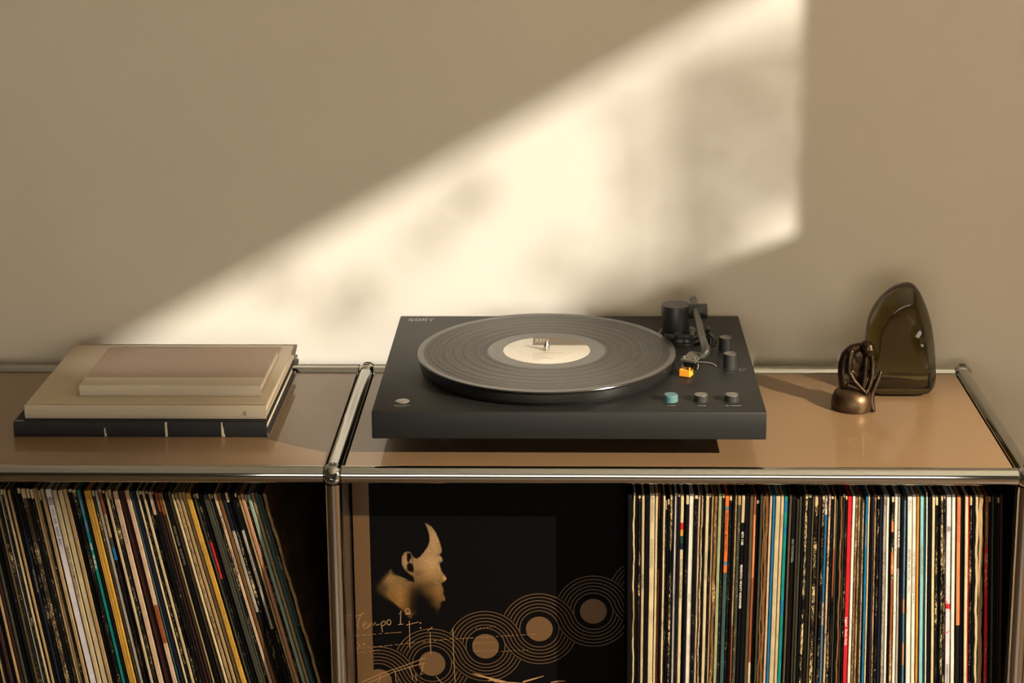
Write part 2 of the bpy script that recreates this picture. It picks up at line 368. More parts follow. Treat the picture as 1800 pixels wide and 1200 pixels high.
def spray(x0, x1, z0, z1, cover, s=0.03, d0=9.5, d1=12.5, shape='rect', tilt=0.0):
    """leaf spray whose shade falls round (x0..x1, z0..z1) of the back wall's plane"""
    area = (x1 - x0) * (z1 - z0); n = max(int(cover * area / (s * s * .8 * .6)), 2); g = math.sqrt(area / n)
    nx, nz = max(1, round((x1 - x0) / g)), max(1, round((z1 - z0) / g))
    for ix in range(nx):
        for iz in range(nz):
            a = 2 * (ix + R_.random()) / nx - 1; b_ = 2 * (iz + R_.random()) / nz - 1
            if shape != 'rect' and a * a + b_ * b_ > 1: continue
            x = (x0 + x1) / 2 + a * (x1 - x0) / 2; z = (z0 + z1) / 2 + b_ * (z1 - z0) / 2 + tilt * a * (x1 - x0) / 2
            c = Vector((x, WB, z)) - SUN * R_.uniform(d0, d1)
            leaf(c, SUN + Vector((R_.uniform(-.9, .9), R_.uniform(-.9, .9), R_.uniform(-.9, .9))), s * R_.uniform(.7, 1.3), LV, LF)
spray(.39, .58, .19, .42, .82, .012, tilt=.3); spray(.31, .40, .10, .33, .36, .012); spray(.39, .49, .12, .20, .6, .012)
spray(.26, .46, .02, .13, .75, .013, tilt=.2); spray(.14, .30, -.01, .05, .5, .013); spray(.28, .44, .345, .375, .30, .012, tilt=.45)
spray(.10, .165, .195, .25, .6, .014, shape='e', tilt=.5); spray(-.15, -.08, .085, .12, .6, .012, shape='e', tilt=.5); spray(-.07, .04, .045, .11, .35, .014, shape='e', tilt=.5)
spray(.20, .27, .09, .16, .4, .014, shape='e', tilt=.5); spray(.04, .10, .14, .19, .4, .014, shape='e', tilt=.5)
mk('foliage', LV, LF, M['leaf'], tr, kind='stuff')
tube('trunk', [(2.9, -10.3, ZF), (2.86, -10.35, 1.2), (2.7, -10.4, 2.6), (2.2, -10.4, 3.6)], [.08, .07, .05, .02], M['bark'], tr)

# floor lamp beside the shelf, out of the frame to the right: its bulb lights the shelf top and the spines
LX, LY, LZ = 1.75, -1.0, .85
lp = thing('floor_lamp', (LX + .36, LY, ZF), 'slim black floor lamp with an oblong metal shade beside the shelf', 'floor lamp')
lathe('lamp_base', [(.13, ZF), (.13, ZF + .012), (.12, ZF + .016), (.012, ZF + .018)], 40, (LX + .36, LY, 0), M['satin'], lp, smooth=True)
tube('lamp_pole', [(LX + .36, LY, ZF + .017), (LX + .36, LY, LZ + .06), (LX + .33, LY, LZ + .085), (LX + .06, LY, LZ + .085), (LX, LY, LZ + .085)], .008, M['satin'], lp, seg=14)
hx, hy, zr, zt = .285, .20, LZ - .1285, LZ + .075
V, Fc = join(box_geo(LX - hx - .003, LX - hx, LY - hy, LY + hy, zr, zt), box_geo(LX + hx, LX + hx + .003, LY - hy, LY + hy, zr, zt), box_geo(LX - hx - .003, LX + hx + .003, LY - hy - .003, LY - hy, zr, zt),
             box_geo(LX - hx - .003, LX + hx + .003, LY + hy, LY + hy + .003, zr, zt), box_geo(LX - .006, LX + .006, LY - hy, LY + hy, zt - .002, zt + .003), box_geo(LX - hx, LX + hx, LY - .006, LY + .006, zt - .002, zt + .003))
mk('lamp_shade', V, Fc, M['satin'], lp)
box('barn_door', LX - .150, LX + hx, LY + hy, LY + hy + .003, LZ - .3, zr, M['satin'], lp)  # flap added to keep lamp light off the wall beside the shelf
bulb_m = bpy.data.materials.new('lamp_bulb_glow'); bulb_m.use_nodes = True; _b = bulb_m.node_tree.nodes['Principled BSDF']
_b.inputs['Emission Color'].default_value = (1.0, .87, .68, 1); _b.inputs['Emission Strength'].default_value = 118000
bm = bmesh.new(); bmesh.ops.create_icosphere(bm, subdivisions=3, radius=.010, matrix=Matrix.Translation((LX, LY, LZ))); V, Fc = bm_out(bm)
mk('bulb', V, Fc, bulb_m, lp, smooth=True)
lathe('bulb_holder', [(.005, LZ + .0085), (.012, LZ + .016), (.014, LZ + .078)], 20, (LX, LY, 0), M['satin'], lp, smooth=True)

# ------------------------------------------------------------------ tube-frame shelf
sh = thing('tube_frame_shelf', (0, .175, ZF), 'chrome tube shelf with glossy brown steel panels against the wall', 'shelf')
RT, RB = 0.0095, 0.0125
XS, YS, ZS = (-.75, 0, .75), (0, .35), (0, -.35, -.70)
g = RB * .80
def rod(p, q):
    p, q = Vector(p), Vector(q); d = (q - p).normalized()
    o = tube('tube', [p + d * g, q - d * g], RT, M['chrome'], sh, seg=40); return o
for z in ZS:
    for y in YS:
        for a, b_ in ((-.75, 0), (0, .75)): rod((a, y, z), (b_, y, z))
    for x in XS: rod((x, 0, z), (x, .35, z))
for x in XS:
    for y in YS:
        rod((x, y, 0), (x, y, -.35)); rod((x, y, -.35), (x, y, -.70))
        lathe('foot', [(.006, ZF), (.013, ZF), (.013, ZF + .006), (.006, ZF + .012), (.005, -.70)], 20, (x, y, 0), M['chrome'], sh, smooth=True)
# connector ball: turned about the axis of its front socket, dark discs paint that socket's shade and a second one on top
def ball(x, y, z):
    pr = []; n = 18; ah = math.asin(.0046 / RB)
    pr.append((.0005, -.0065)); pr.append((.0040, -.0065)); pr.append((.0043, -RB * math.cos(ah) + .0004))
    for i in range(n + 1):
        a = ah + (math.pi - ah - .02) * i / n; pr.append((RB * math.sin(a), -RB * math.cos(a)))
    o = lathe('connector_ball', pr, 32, (x, y, z), M['chrome'], sh, axis='y', smooth=True)
    lathe('socket', [(.0036, -.0068), (.0036, -.0064)], 16, (x, y, z), M['hole'], o, axis='y')
    lathe('socket', [(.0044, RB * .9), (.0044, RB * .975), (.003, RB * .99)], 20, (x, y, z), M['hole'], o)
for x in XS:
    for y in YS:
        for z in ZS: ball(x, y, z)
PZ = .004           # upper face of the top panels
e = .0108
for a, b_ in ((-.75, 0), (0, .75)):
    box('top_panel', a + e, b_ - e, e, .35 - e, PZ - .006, PZ, M['panel'], sh, .0012, 2)
    box('shelf_panel', a + e, b_ - e, e, .35 - e, -.35 - .002, -.346, M['panel'], sh, .0012, 2)
    box('bottom_panel', a + e, b_ - e, e, .35 - e, -.70 - .002, -.696, M['panel'], sh, .0012, 2)
    for z0 in (-.35, -.70):
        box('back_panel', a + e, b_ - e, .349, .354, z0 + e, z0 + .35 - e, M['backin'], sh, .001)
    dr = box('drop_door', a + e, b_ - e, -.004, .004, -.70 + e, -.35 - e, M['panel'], sh, .0012, 2)
    lathe('door_knob', [(.006, -.012), (.009, -.011), (.009, -.005), (.005, -.004)], 20, ((a + b_) / 2, 0, -.385), M['chrome'], dr, axis='y', smooth=True)
for x in XS:
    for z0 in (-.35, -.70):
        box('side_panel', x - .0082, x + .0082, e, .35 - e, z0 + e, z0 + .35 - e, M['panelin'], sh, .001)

# ------------------------------------------------------------------ books
def book(name, x0, x1, y0, y1, z0, z1, label, cover, board, inset, hinge=None):
    t = thing(name, ((x0 + x1) / 2, (y0 + y1) / 2, z0), label, 'book')
    # case: two boards and a slightly rounded spine towards the room
    top = box('cover_board', x0, x1, y0 + .003, y1, z1 - board, z1, cover, t, .0006)
    box('cover_board', x0, x1, y0 + .003, y1, z0, z0 + board, cover, t, .0006)
    n = 7; V, Fc = [], []
    for i in range(n + 1):
        a = i / n; z = z0 + (z1 - z0) * a; bul = .0016 * math.sin(math.pi * a) ** .5 if 0 < a < 1 else 0
        V += [(x0, y0 + .0022 - bul, z), (x1, y0 + .0022 - bul, z), (x0, y0 + .0046, z), (x1, y0 + .0046, z)]
    for i in range(n):
        k = 4 * i; Fc += [[k, k + 1, k + 5, k + 4], [k + 3, k + 2, k + 6, k + 7], [k + 1, k + 3, k + 7, k + 5], [k + 2, k, k + 4, k + 6]]
    Fc += [[0, 2, 3, 1], [4 * n, 4 * n + 1, 4 * n + 3, 4 * n + 2]]
    sp_ = mk('spine', V, Fc, cover if hinge is None else hinge, t); autosmooth(sp_, 50)
    box('page_block', x0 + inset, x1 - inset, y0 + .005, y1 - inset, z0 + board, z1 - board, M['pages'], t)
    return t, top, sp_
t, top, sp_ = book('art_book', -.381, -.0885, .1025, .336, PZ, .0222, 'large black hardback with torn pale strips on its spine, bottom of the pile', M['bookblack'], .0034, .0035)
for px0, px1, jag in ((183, 186, .4), (290, 294, .15), (389, 393, .8)):
    V, Fc = [], []; n = 9
    xa = at(px0, 756, 1, .1025).x; xb = at(px1, 756, 1, .1025).x
    for i in range(n + 1):
        a = i / n; z = PZ + .0006 + (.0215 - PZ) * a * (1 if px0 > 200 else .62); bul = .0016 * math.sin(math.pi * min(max((z - PZ) / (.0222 - PZ), .02), .98)) ** .5
        j = R_.uniform(-.0004, .0004); wd = (xb - xa) * (1 + jag * (1 - 2 * a) * .8)
        V += [((xa + xb) / 2 - (xb - xa) / 2 + j * .4, .1025 + .0019 - bul, z), ((xa + xb) / 2 - (xb - xa) / 2 + max(wd, .0007) + j, .1025 + .0019 - bul, z)]
    for i in range(n): Fc.append([2 * i, 2 * i + 1, 2 * i + 3, 2 * i + 2])
    mk('torn_strip', V, Fc, M['torn'], t)
for yy, wv in ((.33, .004), (.108, .002)):       # white wraps round the fore corners of the lower board
    box('torn_strip', -.0887, -.0882, yy, yy + wv, PZ + .0004, PZ + .0030, M['torn'], t)
for xx in (-.379,):
    box('torn_strip', xx, xx + .009, .1065, .1079, .0222, .02235, M['torn'], t)
t, top, sp_ = book('art_book', -.370, -.0905, .1130, .345, .0224, .0385, 'grey-beige cloth hardback, middle of the pile, marked IV on its spine', M['cloth'], .0026, .003)
V, Fc = box_geo(-.3695, -.0910, .1235, .1252, .0384, .03862); mk('hinge_groove', V, Fc, M['clothband'], t)
q = at(430, 735, 1, .1115)
text_on('lettering', 'IV', .0042, (q.x + .002, .11345, .0275), (0, 0, 1), (-1, 0, 0), M['ink'], t, bold=.012)
t, top, sp_ = book('small_book', -.3135, -.1015, .1450, .2935, .0387, .0515, 'small slim book with pinkish brown cover and pale cloth spine, top of the pile', M['pinkpaper'], .0018, .0015, M['clothband'])
box('cloth_band', -.3136, -.1014, .1478, .1765, .0514, .0517, M['clothband'], t)

# ------------------------------------------------------------------ turntable
TX0, TX1, TY0, TY1, TB, TT = .0415, .4722, .0205, .3855, .0335, .065
tt = thing('turntable', ((TX0 + TX1) / 2, (TY0 + TY1) / 2, PZ), 'matt black record player with a dark tonearm on the brown shelf top', 'turntable')
pl_ = box('plinth', TX0, TX1, TY0, TY1, TB, TT, M['plinth'], tt, .0014, 2); autosmooth(pl_, 50)
box('base_tray', TX0 + .047, TX1 - .047, TY0 + .022, TY1 - .03, .029, TB, M['satin'], tt, .002)
for x in (TX0 + .075, TX1 - .075):
    for y in (TY0 + .115, TY1 - .06):
        lathe('foot', [(.017, PZ), (.021, PZ + .002), (.021, .016), (.018, .0292)], 28, (x, y, 0), M['satin'], tt, smooth=True)
RC = Vector((.2312, .1825, 0)); RZ = .0838
lathe('platter', [(.10, TT), (.1435, TT + .001), (.1445, TT + .004), (.1475, TT + .0045), (.1485, TT + .006), (.1485, RZ - .0042), (.1475, RZ - .0032), (.10, RZ - .0030)], 128, (RC.x, RC.y, 0), M['gloss'], tt, smooth=True)
lathe('slip_mat', [(.05, RZ - .0030), (.1455, RZ - .0030), (.1460, RZ - .0026), (.1455, RZ - .0021), (.05, RZ - .0021)], 128, (RC.x, RC.y, 0), M['mat'], tt, smooth=True)
lathe('spindle', [(.0036, RZ - .002), (.0036, RZ + .0062), (.0034, RZ + .0068), (.0008, RZ + .0128), (.0003, RZ + .0131)], 28, (RC.x, RC.y, 0), M['steel'], tt, smooth=True)
# tonearm
AX, AY = .388, .286
lathe('arm_base', [(.030, TT), (.0305, TT + .0005), (.0305, TT + .003), (.026, TT + .0038), (.0255, TT + .0075), (.0225, TT + .0085), (.0222, TT + .012), (.010, TT + .012)], 64, (AX + .003, AY, 0), M['gloss'], tt, smooth=True)
lathe('arm_tower', [(.0165, TT + .012), (.0170, TT + .014), (.0178, .108), (.0172, .1095), (.008, .1097)], 64, (AX - .0008, AY, 0), M['satin'], tt, smooth=True)
V, Fc = join(box_geo(AX - .015, AX + .018, AY - .0215, AY - .012, TT + .0075, TT + .0125, .001), box_geo(AX - .004, AX + .004, AY - .0205, AY - .017, TT + .0125, TT + .0150, .0006))
mk('arm_base_step', V, Fc, M['satin'], tt)
BXc = .4105
bb = lathe('bearing_block', [(.0085, -.012), (.0092, -.011), (.0092, .0105), (.0085, .0115), (.0074, .0115), (.0074, .006)], 32, (BXc + .003, .284, .1015), M['satin'], tt, axis='x', smooth=True)
V, Fc = box_geo(AX + .008, BXc - .008, .277, .291, .094, .1085, .003, 2); mk('bearing_yoke', V, Fc, M['satin'], tt)
arm_pts = [(.4098, .318, .1065), (.4100, .284, .1035)] + [tuple(at(a, b_, 2, z)) for a, b_, z in ((1228.5, 571, .0990), (1234, 593, .0960), (1237.5, 604, .0945), (1240.5, 612, .0930), (1240.5, 618.5, .0905), (1236.5, 624, .0870), (1230, 627, .0855))]
tube('arm_tube', arm_pts, [.0047, .0047, .0047, .0046, .0047, .0051, .0050, .0046, .0040], M['armtube'], tt, seg=24)
lathe('counterweight_end', [(.0030, -.006), (.0047, -.0045), (.0047, .004), (.0035, .005)], 24, (.4098, .316, .1063), M['armtube'], tt, axis='y', smooth=True)
ac = at(1234.6, 595, 2, .0957); ad = at(1235.0, 596.3, 2, .0955)
tube('arm_collar', [ac, ad], .00485, M['gloss'], tt, seg=24)
# headshell: sheared plate, cartridge and stylus below
def plate(name, c4, z0, z1, mtl, parent):
    V = [(x, y, z0) for x, y in c4] + [(x, y, z1) for x, y in c4]
    return mk(name, V, [[3, 2, 1, 0], [4, 5, 6, 7]] + [[i, (i + 1) % 4, 4 + (i + 1) % 4, 4 + i] for i in range(4)], mtl, parent)
hz = .0870
hc = [at(1196, 631, 2, hz), at(1222, 635.5, 2, hz), at(1238.5, 620.5, 2, hz), at(1214, 616.5, 2, hz)]
hs = plate('headshell', [(p.x, p.y) for p in hc], hz - .0022, hz, M['shell'], tt)
fwd = ((hc[0] + hc[1]) / 2 - (hc[2] + hc[3]) / 2); fwd.z = 0; fwd.normalize(); sid = Vector((-fwd.y, fwd.x, 0))
hcen = (hc[0] + hc[1] + hc[2] + hc[3]) / 4
for px, py in ((1203, 628), (1221.5, 630.5)):
    p = at(px, py, 2, hz)
    lathe('screw', [(.0019, hz), (.0019, hz + .0012), (.0012, hz + .0016)], 12, (p.x, p.y, 0), M['steel'], hs, smooth=True)
    tube('screw_slot', [(p.x - .0026, p.y, hz + .0006), (p.x + .0026, p.y, hz + .0006)], .0006, M['gloss'], hs, seg=6)
def obox(name, c, hw, hd, z0, z1, mtl, parent, taper=1.0):
    q4 = [c - sid * hw - fwd * hd, c + sid * hw - fwd * hd, c + sid * hw + fwd * hd, c - sid * hw + fwd * hd]
    V = [(c.x + (p.x - c.x) * taper, c.y + (p.y - c.y) * taper, z0) for p in q4] + [(p.x, p.y, z1) for p in q4]
    return mk(name, V, [[3, 2, 1, 0], [4, 5, 6, 7]] + [[i, (i + 1) % 4, 4 + (i + 1) % 4, 4 + i] for i in range(4)], mtl, parent)
cc = hcen + fwd * .0055
ct = obox('cartridge', cc, .0068, .0085, hz - .0095, hz - .0022, M['gloss'], tt, .9)
st = at(1206.5, 652, 1, hcen.y - .006)
sv, sf = [], []
V, Fc = join(box_geo(-.0068, .0068, -.0065, .0060, -.0075, .0015, .0009), box_geo(.0046, .0068, -.0065, .0060, .0008, .0045, .0006), box_geo(-.0068, -.0052, .002, .0060, .0008, .0032, .0005))
ang = math.radians(-24); sc_ = Vector((st.x, st.y, st.z + .002))
rot = lambda v: Vector((v[0] * math.cos(ang) - v[1] * math.sin(ang), v[0] * math.sin(ang) + v[1] * math.cos(ang), v[2]))
tag(mk('stylus_guard', [sc_ + rot(v) for v in V], Fc, M['stylus'], tt), 'bright orange stylus guard')
fl = [at(1222, 636, 2, hz - .002), at(1236, 637, 2, hz - .0015), at(1249, 638.5, 2, hz - .0015), at(1254, 640.5, 2, hz - .0022), at(1260, 644.5, 2, hz - .004)]
tube('finger_lift', fl, [.0011, .0013, .0013, .0013, .0012], M['steel'], tt, seg=10)
p = at(1226, 641, 2, hz - .006)
obox('lead_clip', Vector((p.x - .002, p.y, 0)), .0018, .003, hz - .011, hz - .002, M['gloss'], tt)
tube('lead_wire', [(p.x, p.y, hz - .003), (p.x + .001, p.y - .002, hz - .007), (p.x - .0005, p.y - .003, hz - .0105)], .0006, M['steel'], tt, seg=8)
# arm rest
q = at(1244.5, 606, 2, TT)
V, Fc = join(box_geo(q.x - .0022, q.x + .0022, q.y - .004, q.y + .004, TT, .0865, .0010), box_geo(q.x - .0055, q.x - .002, q.y - .003, q.y + .003, .0800, .0850, .0008))
mk('arm_rest', V, Fc, M['gloss'], tt)
box('rest_tip', q.x - .0017, q.x + .0017, q.y - .003, q.y + .003, .0865, .0885, M['shell'], tt, .0006)
hook = [tuple(at(a, b_, 2, z)) for a, b_, z in ((1246, 586, .083), (1250.5, 588.5, .081), (1254.5, 594, .078), (1255.8, 600.5, .074), (1253, 606.5, .070), (1248, 609.5, .068))]
tube('arm_clip', hook, [.0018, .0022, .0026, .0028, .0028, .0022], M['satin'], tt, seg=10)
box('cue_lever', .4035, .4090, .262, .268, TT + .012, .0845, M['shell'], tt, .0008)
# knobs and buttons
for (px, py, lab) in ((1275, 617.5, 0), (1283, 647.0, 1)):
    c = at(px, py, 2, TT)
    k = lathe('knob', [(.0090, TT), (.0090, TT + .0012), (.0082, TT + .0016), (.0078, TT + .0172), (.0072, TT + .0180), (.003, TT + .0181)], 40, (c.x, c.y, 0), M['satin'], tt, smooth=True)
    lathe('knob_cap', [(.0071, TT + .0180), (.0071, TT + .0183), (.002, TT + .0184)], 36, (c.x, c.y, 0), M['btncap'], k)
    box('pointer', c.x + .001, c.x + .0079, c.y - .0006, c.y + .0006, TT + .0150, TT + .0187, M['ink'], k)
    U, Vv = (1, 0, 0), (0, 1, 0); tz = TT + .00015
    if lab == 0:
        text_on('lettering', '30', .0016, (c.x + .0112, c.y - .006, tz), U, Vv, M['printdim'], tt, .0024); box('tick', c.x + .0085, c.x + .0102, c.y - .0053, c.y - .0049, tz - .0001, tz, M['printdim'], tt)
        text_on('lettering', '17', .0016, (c.x + .0150, c.y - .006, tz), U, Vv, M['printdim'], tt, .0022)
    else:
        text_on('lettering', '33', .0017, (c.x + .0150, c.y - .0040, tz), U, Vv, M['print'], tt, .0030); box('tick', c.x + .0100, c.x + .0130, c.y - .0033, c.y - .0028, tz - .0001, tz, M['print'], tt)
        text_on('lettering', '45', .0017, (c.x + .0132, c.y - .0095, tz), U, Vv, M['print'], tt, .0030); box('tick', c.x + .0095, c.x + .0118, c.y - .0080, c.y - .0075, tz - .0001, tz, M['print'], tt)
        text_on('lettering', 'SPEED', .0018, (c.x, c.y - .0175, tz), U, Vv, M['printdim'], tt, .0100, centre=True)
for px, body, cap, word, wd in ((1179, 'teal', 'teal', 'START', .0098), (1232, 'satin', 'btncap', 'STOP', .0084), (1286, 'satin', 'btncap', 'UP / DOWN', .0170)):
    c = at(px, 704, 2, TT)
    k = lathe('push_button', [(.0083, TT), (.0083, TT + .0003), (.0079, TT + .0004), (.0078, TT + .0066), (.0072, TT + .0073), (.003, TT + .0074)], 40, (c.x, c.y, 0), M[body], tt, smooth=True)
    if body == 'teal': tag(k, 'dull teal start button')
    lathe('button_cap', [(.0072, TT + .0073), (.0071, TT + .0076), (.002, TT + .0077)], 36, (c.x, c.y, 0), M[cap], k)
    text_on('lettering', word, .0021, (c.x + .0003, c.y - .0178, TT + .00015), (1, 0, 0), (0, 1, 0), M['print'], tt, wd, bold=.01, centre=True)
c = at(707.5, 705.5, 2, TT)
lathe('button_ring', [(.0085, TT), (.0085, TT + .0003), (.0074, TT + .0004)], 40, (c.x, c.y, 0), M['gloss'], tt)
lathe('pairing_button', [(.0075, TT), (.0074, TT + .0009), (.0066, TT + .0012), (.002, TT + .00125)], 40, (c.x, c.y, 0), M['bt'], tt, smooth=True)
text_on('lettering', 'BLUETOOTH', .0020, (c.x + .0002, c.y - .0142, TT + .00015), (1, 0, 0), (0, 1, 0), M['print'], tt, .0172, bold=.01, centre=True)
text_on('lettering', 'PAIRING', .0018, (c.x, c.y - .0185, TT + .00015), (1, 0, 0), (0, 1, 0), M['printdim'], tt, .0118, centre=True)
lathe('status_lamp', [(.0008, TT), (.0008, TT + .0003)], 12, (c.x - .0125, c.y - .0125, 0), M['ink'], tt)
# maker's name in wide slab letters
q0 = at(717.5, 564.5, 2, TT); q1 = at(762, 564.5, 2, TT); LH = .0120; LW = (q1.x - q0.x)
def glyph(polys, x0, wdt):
    V, Fc = [], []
    for pl2 in polys:
        i = len(V); V += [(q0.x + x0 + u * wdt, q0.y + v * LH, TT + .00018) for u, v in pl2]; Fc.append(list(range(i, i + len(pl2))))
    return V, Fc
def ring(n, a0, a1, ro, ri, cy=.5, sx=1.0, sy=1.0):
    return [[(.5 + math.cos(a) * ro[0], cy + math.sin(a) * ro[1]), (.5 + math.cos(b_) * ro[0], cy + math.sin(b_) * ro[1]), (.5 + math.cos(b_) * ri[0], cy + math.sin(b_) * ri[1]), (.5 + math.cos(a) * ri[0], cy + math.sin(a) * ri[1])]
            for a, b_ in ((a0 + (a1 - a0) * i / n, a0 + (a1 - a0) * (i + 1) / n) for i in range(n))]
gw = LW * .215; gp = LW * .262
Ssh = ring(9, math.radians(60), math.radians(270), (.5, .27), (.27, .12), .73) + ring(9, math.radians(90), math.radians(-120), (.5, .28), (.27, .12), .27) + [[(.86, .70), (1, .70), (1, 1), (.86, 1)], [(0, 0), (.14, 0), (.14, .3), (0, .3)]]
Osh = ring(20, 0, 2 * math.pi, (.55, .52), (.31, .36))
Nsh = [[(.08, 0), (.26, 0), (.26, 1), (.08, 1)], [(.78, 0), (.94, 0), (.94, 1), (.78, 1)], [(.0, 1), (.0, .88), (.3, .88), (.3, 1)], [(.08, 1), (.34, 1), (.94, 0), (.74, 0)], [(.0, 0), (.36, 0), (.36, .12), (.0, .12)], [(.66, .88), (1.06, .88), (1.06, 1), (.66, 1)]]
Ysh = [[(.02, 1), (.28, 1), (.6, .45), (.42, .45)], [(.98, 1), (.80, 1), (.44, .45), (.58, .45)], [(.41, 0), (.61, 0), (.61, .5), (.41, .5)], [(-.06, 1), (-.06, .88), (.4, .88), (.4, 1)], [(.66, 1), (.66, .88), (1.08, .88), (1.08, 1)], [(.26, 0), (.26, .12), (.76, .12), (.76, 0)]]
V, Fc = join(*[glyph(s_, i * gp, gw) for i, s_ in enumerate((Ssh, Osh, Nsh, Ysh))])
mk('maker_lettering', V, Fc, M['print'], tt)

# ------------------------------------------------------------------ the record on the platter
rec = thing('vinyl_record', (RC.x, RC.y, RZ - .002), 'black vinyl record with white and brown label lying on the platter', 'record')
def disc_band(name, prof, mtl, parent, seg=160):
    vs, fs = [], []
    for r, h in prof:
        for k in range(seg):
            a = 2 * math.pi * k / seg; vs.append(Vector((RC.x + r * math.cos(a), RC.y + r * math.sin(a), h)))
    for i in range(len(prof) - 1):
        for k in range(seg):
            k2 = (k + 1) % seg; fs.append([i * seg + k, i * seg + k2, (i + 1) * seg + k2, (i + 1) * seg + k])
    o = mk(name, vs, fs, mtl, parent, (RC.x, RC.y, 0)); autosmooth(o, 12); return o
gaps = (.0735, .0845, .098, .1095, .1220, .1305, .1375)
disc_band('vinyl_rim', [(.1440, RZ - .0001), (.1500, RZ + .0001), (.1508, RZ - .0003), (.1511, RZ - .0010), (.1508, RZ - .0017), (.1500, RZ - .0020), (.05, RZ - .0020)][::-1], M['vinyl'], rec)
pr = [(.0690, RZ - .0001)]
for r in gaps:
    pr += [(r - .00045, RZ - .0001), (r - .0002, RZ - .00045), (r + .0002, RZ - .00045), (r + .00045, RZ - .0001)]
pr.append((.1440, RZ - .0001))
disc_band('grooves', pr[::-1], M['groove'], rec)
disc_band('run_out', [(.0690, RZ - .0001), (.0688, RZ - .00002), (.0506, RZ - .00002)], M['vinyl'], rec)
lb = lathe('label', [(.0508, RZ - .0002), (.0508, RZ + .0001), (.0360, RZ + .0001), (.0354, RZ - .0001), (.0345, RZ + .0001), (.0036, RZ + .0001)], 96, (RC.x, RC.y, 0), M['label'], rec)
lz = RZ + .00022; RL = .0508
c0 = at(936.5, 606.3, 2, lz); bx, by = c0.x - RC.x, c0.y - RC.y
V = [(RC.x + bx, RC.y + by, lz)]; a0 = math.asin(by / RL); a1 = math.acos(bx / RL)
V += [(RC.x + RL * math.cos(a0 + (a1 - a0) * i / 24), RC.y + RL * math.sin(a0 + (a1 - a0) * i / 24), lz) for i in range(25)]
mk('label_block', V, [list(range(len(V)))], M['labelbrown'], lb)
lz2 = lz + .0001
text_on('lettering', '33\u2153', .0085, (RC.x + bx + .0025, RC.y + by + .0155, lz2), (1, 0, 0), (0, 1, 0), M['label'], lb, .0165, bold=.02)
text_on('lettering', 'STEREO', .0034, (RC.x + bx + .0025, RC.y + by + .0105, lz2), (1, 0, 0), (0, 1, 0), M['label'], lb, .0150)
for k, wd in enumerate((.0360, .0120, .0175, .0165, .0235, .0085)):        # the track list: rows of print too small to read
    V, Fc = [], []; x = RC.x + bx + .001 + (0 if k else .0005); y = RC.y - .0115 - .0052 * k
    xe = x + wd
    while x < xe:
        wl = R_.uniform(.0008, .0028); i = len(V); V += [(x, y, lz), (x + wl, y, lz), (x + wl, y + .0012, lz), (x, y + .0012, lz)]; Fc.append([i, i + 1, i + 2, i + 3]); x += wl + .0007
    mk('print_row', V, Fc, M['labelink'], lb)

# ------------------------------------------------------------------ figurine and glass
FX, FY = .5935, .2105
fg = thing('figurine', (FX, FY, PZ), 'dark bronze seated figurine hugging its knees on a round rock base', 'figurine')
lathe('rock_base', [(.0235, PZ), (.0250, PZ + .0015), (.0256, PZ + .0065), (.0246, PZ + .0135), (.0222, PZ + .0195), (.0175, PZ + .0245), (.010, PZ + .0268), (.003, PZ + .0272)], 56, (FX, FY, 0), M['bronzebase'], fg, smooth=True)
ZU = lambda zx, zy, d: Vector((FX + (zx - 297) / 5 * .00069, FY - d * .001, PZ + (1118 - zy) / 5 * .000715))
limbs = [
    [(225, 905, 50, 2), (208, 820, 44, 1), (208, 730, 40, 0), (228, 655, 38, 0), (275, 605, 36, 1), (335, 582, 30, 2), (380, 590, 30, 4)],
    [(385, 570, 44, 5), (408, 580, 48, 7), (415, 605, 40, 9), (405, 625, 28, 10)],
    [(262, 608, 27, 9), (246, 690, 24, 12), (243, 775, 22, 14), (285, 845, 19, 16), (340, 905, 17, 17), (390, 952, 16, 17)],
    [(250, 905, 46, 4), (330, 930, 36, 8), (395, 965, 24, 12)],
    [(392, 640, 20, 6), (388, 740, 21, 7), (382, 840, 22, 8), (372, 925, 22, 9)],
    [(438, 630, 22, 2), (452, 720, 22, 4), (448, 810, 22, 7), (425, 890, 21, 11), (392, 962, 19, 14)],
    [(522, 806, 17, 2), (505, 850, 19, 4), (475, 910, 21, 7), (446, 975, 22, 10), (442, 1040, 19, 13), (455, 1098, 20, 15)],
    [(465, 835, 18, 0), (450, 920, 22, 4), (425, 985, 22, 9), (440, 1060, 18, 13)],
]
geos = []
for (a, b_, d, ra, rb, rd) in ((300, 775, -3, 118, 165, 7.5), (345, 690, -2, 85, 110, 6.5), (250, 860, 0, 78, 95, 9.5), (400, 880, 1, 60, 110, 6), (402, 592, 6, 58, 62, 8.6)):
    p = ZU(a, b_, d); bm = bmesh.new(); bmesh.ops.create_icosphere(bm, subdivisions=3, radius=1, matrix=Matrix.Translation(p) @ Matrix.Diagonal((ra / 5 * .00069, rd * .001, rb / 5 * .000715, 1))); geos.append(bm_out(bm))
for L_ in limbs:
    P = [ZU(a, b_, d) for a, b_, r, d in L_]; Rr = [r * 1.12 / 5 * .0007 for a, b_, r, d in L_]
    fine, fr = [], []
    for i in range(len(P) - 1):
        for k in range(6): fine.append(P[i].lerp(P[i + 1], k / 6)); fr.append(Rr[i] + (Rr[i + 1] - Rr[i]) * k / 6)
    fine.append(P[-1]); fr.append(Rr[-1])
    geos.append(tube_geo(fine, fr, 14))
    for p, r in ((P[0], Rr[0]), (P[-1], Rr[-1])):
        bm = bmesh.new(); bmesh.ops.create_icosphere(bm, subdivisions=2, radius=r, matrix=Matrix.Translation(p)); geos.append(bm_out(bm))
V, Fc = join(*geos)
tmp = mk('seated_figure', V, Fc, M['bronze'], fg)
rm = tmp.modifiers.new('r', 'REMESH'); rm.mode = 'VOXEL'; rm.voxel_size = .0007
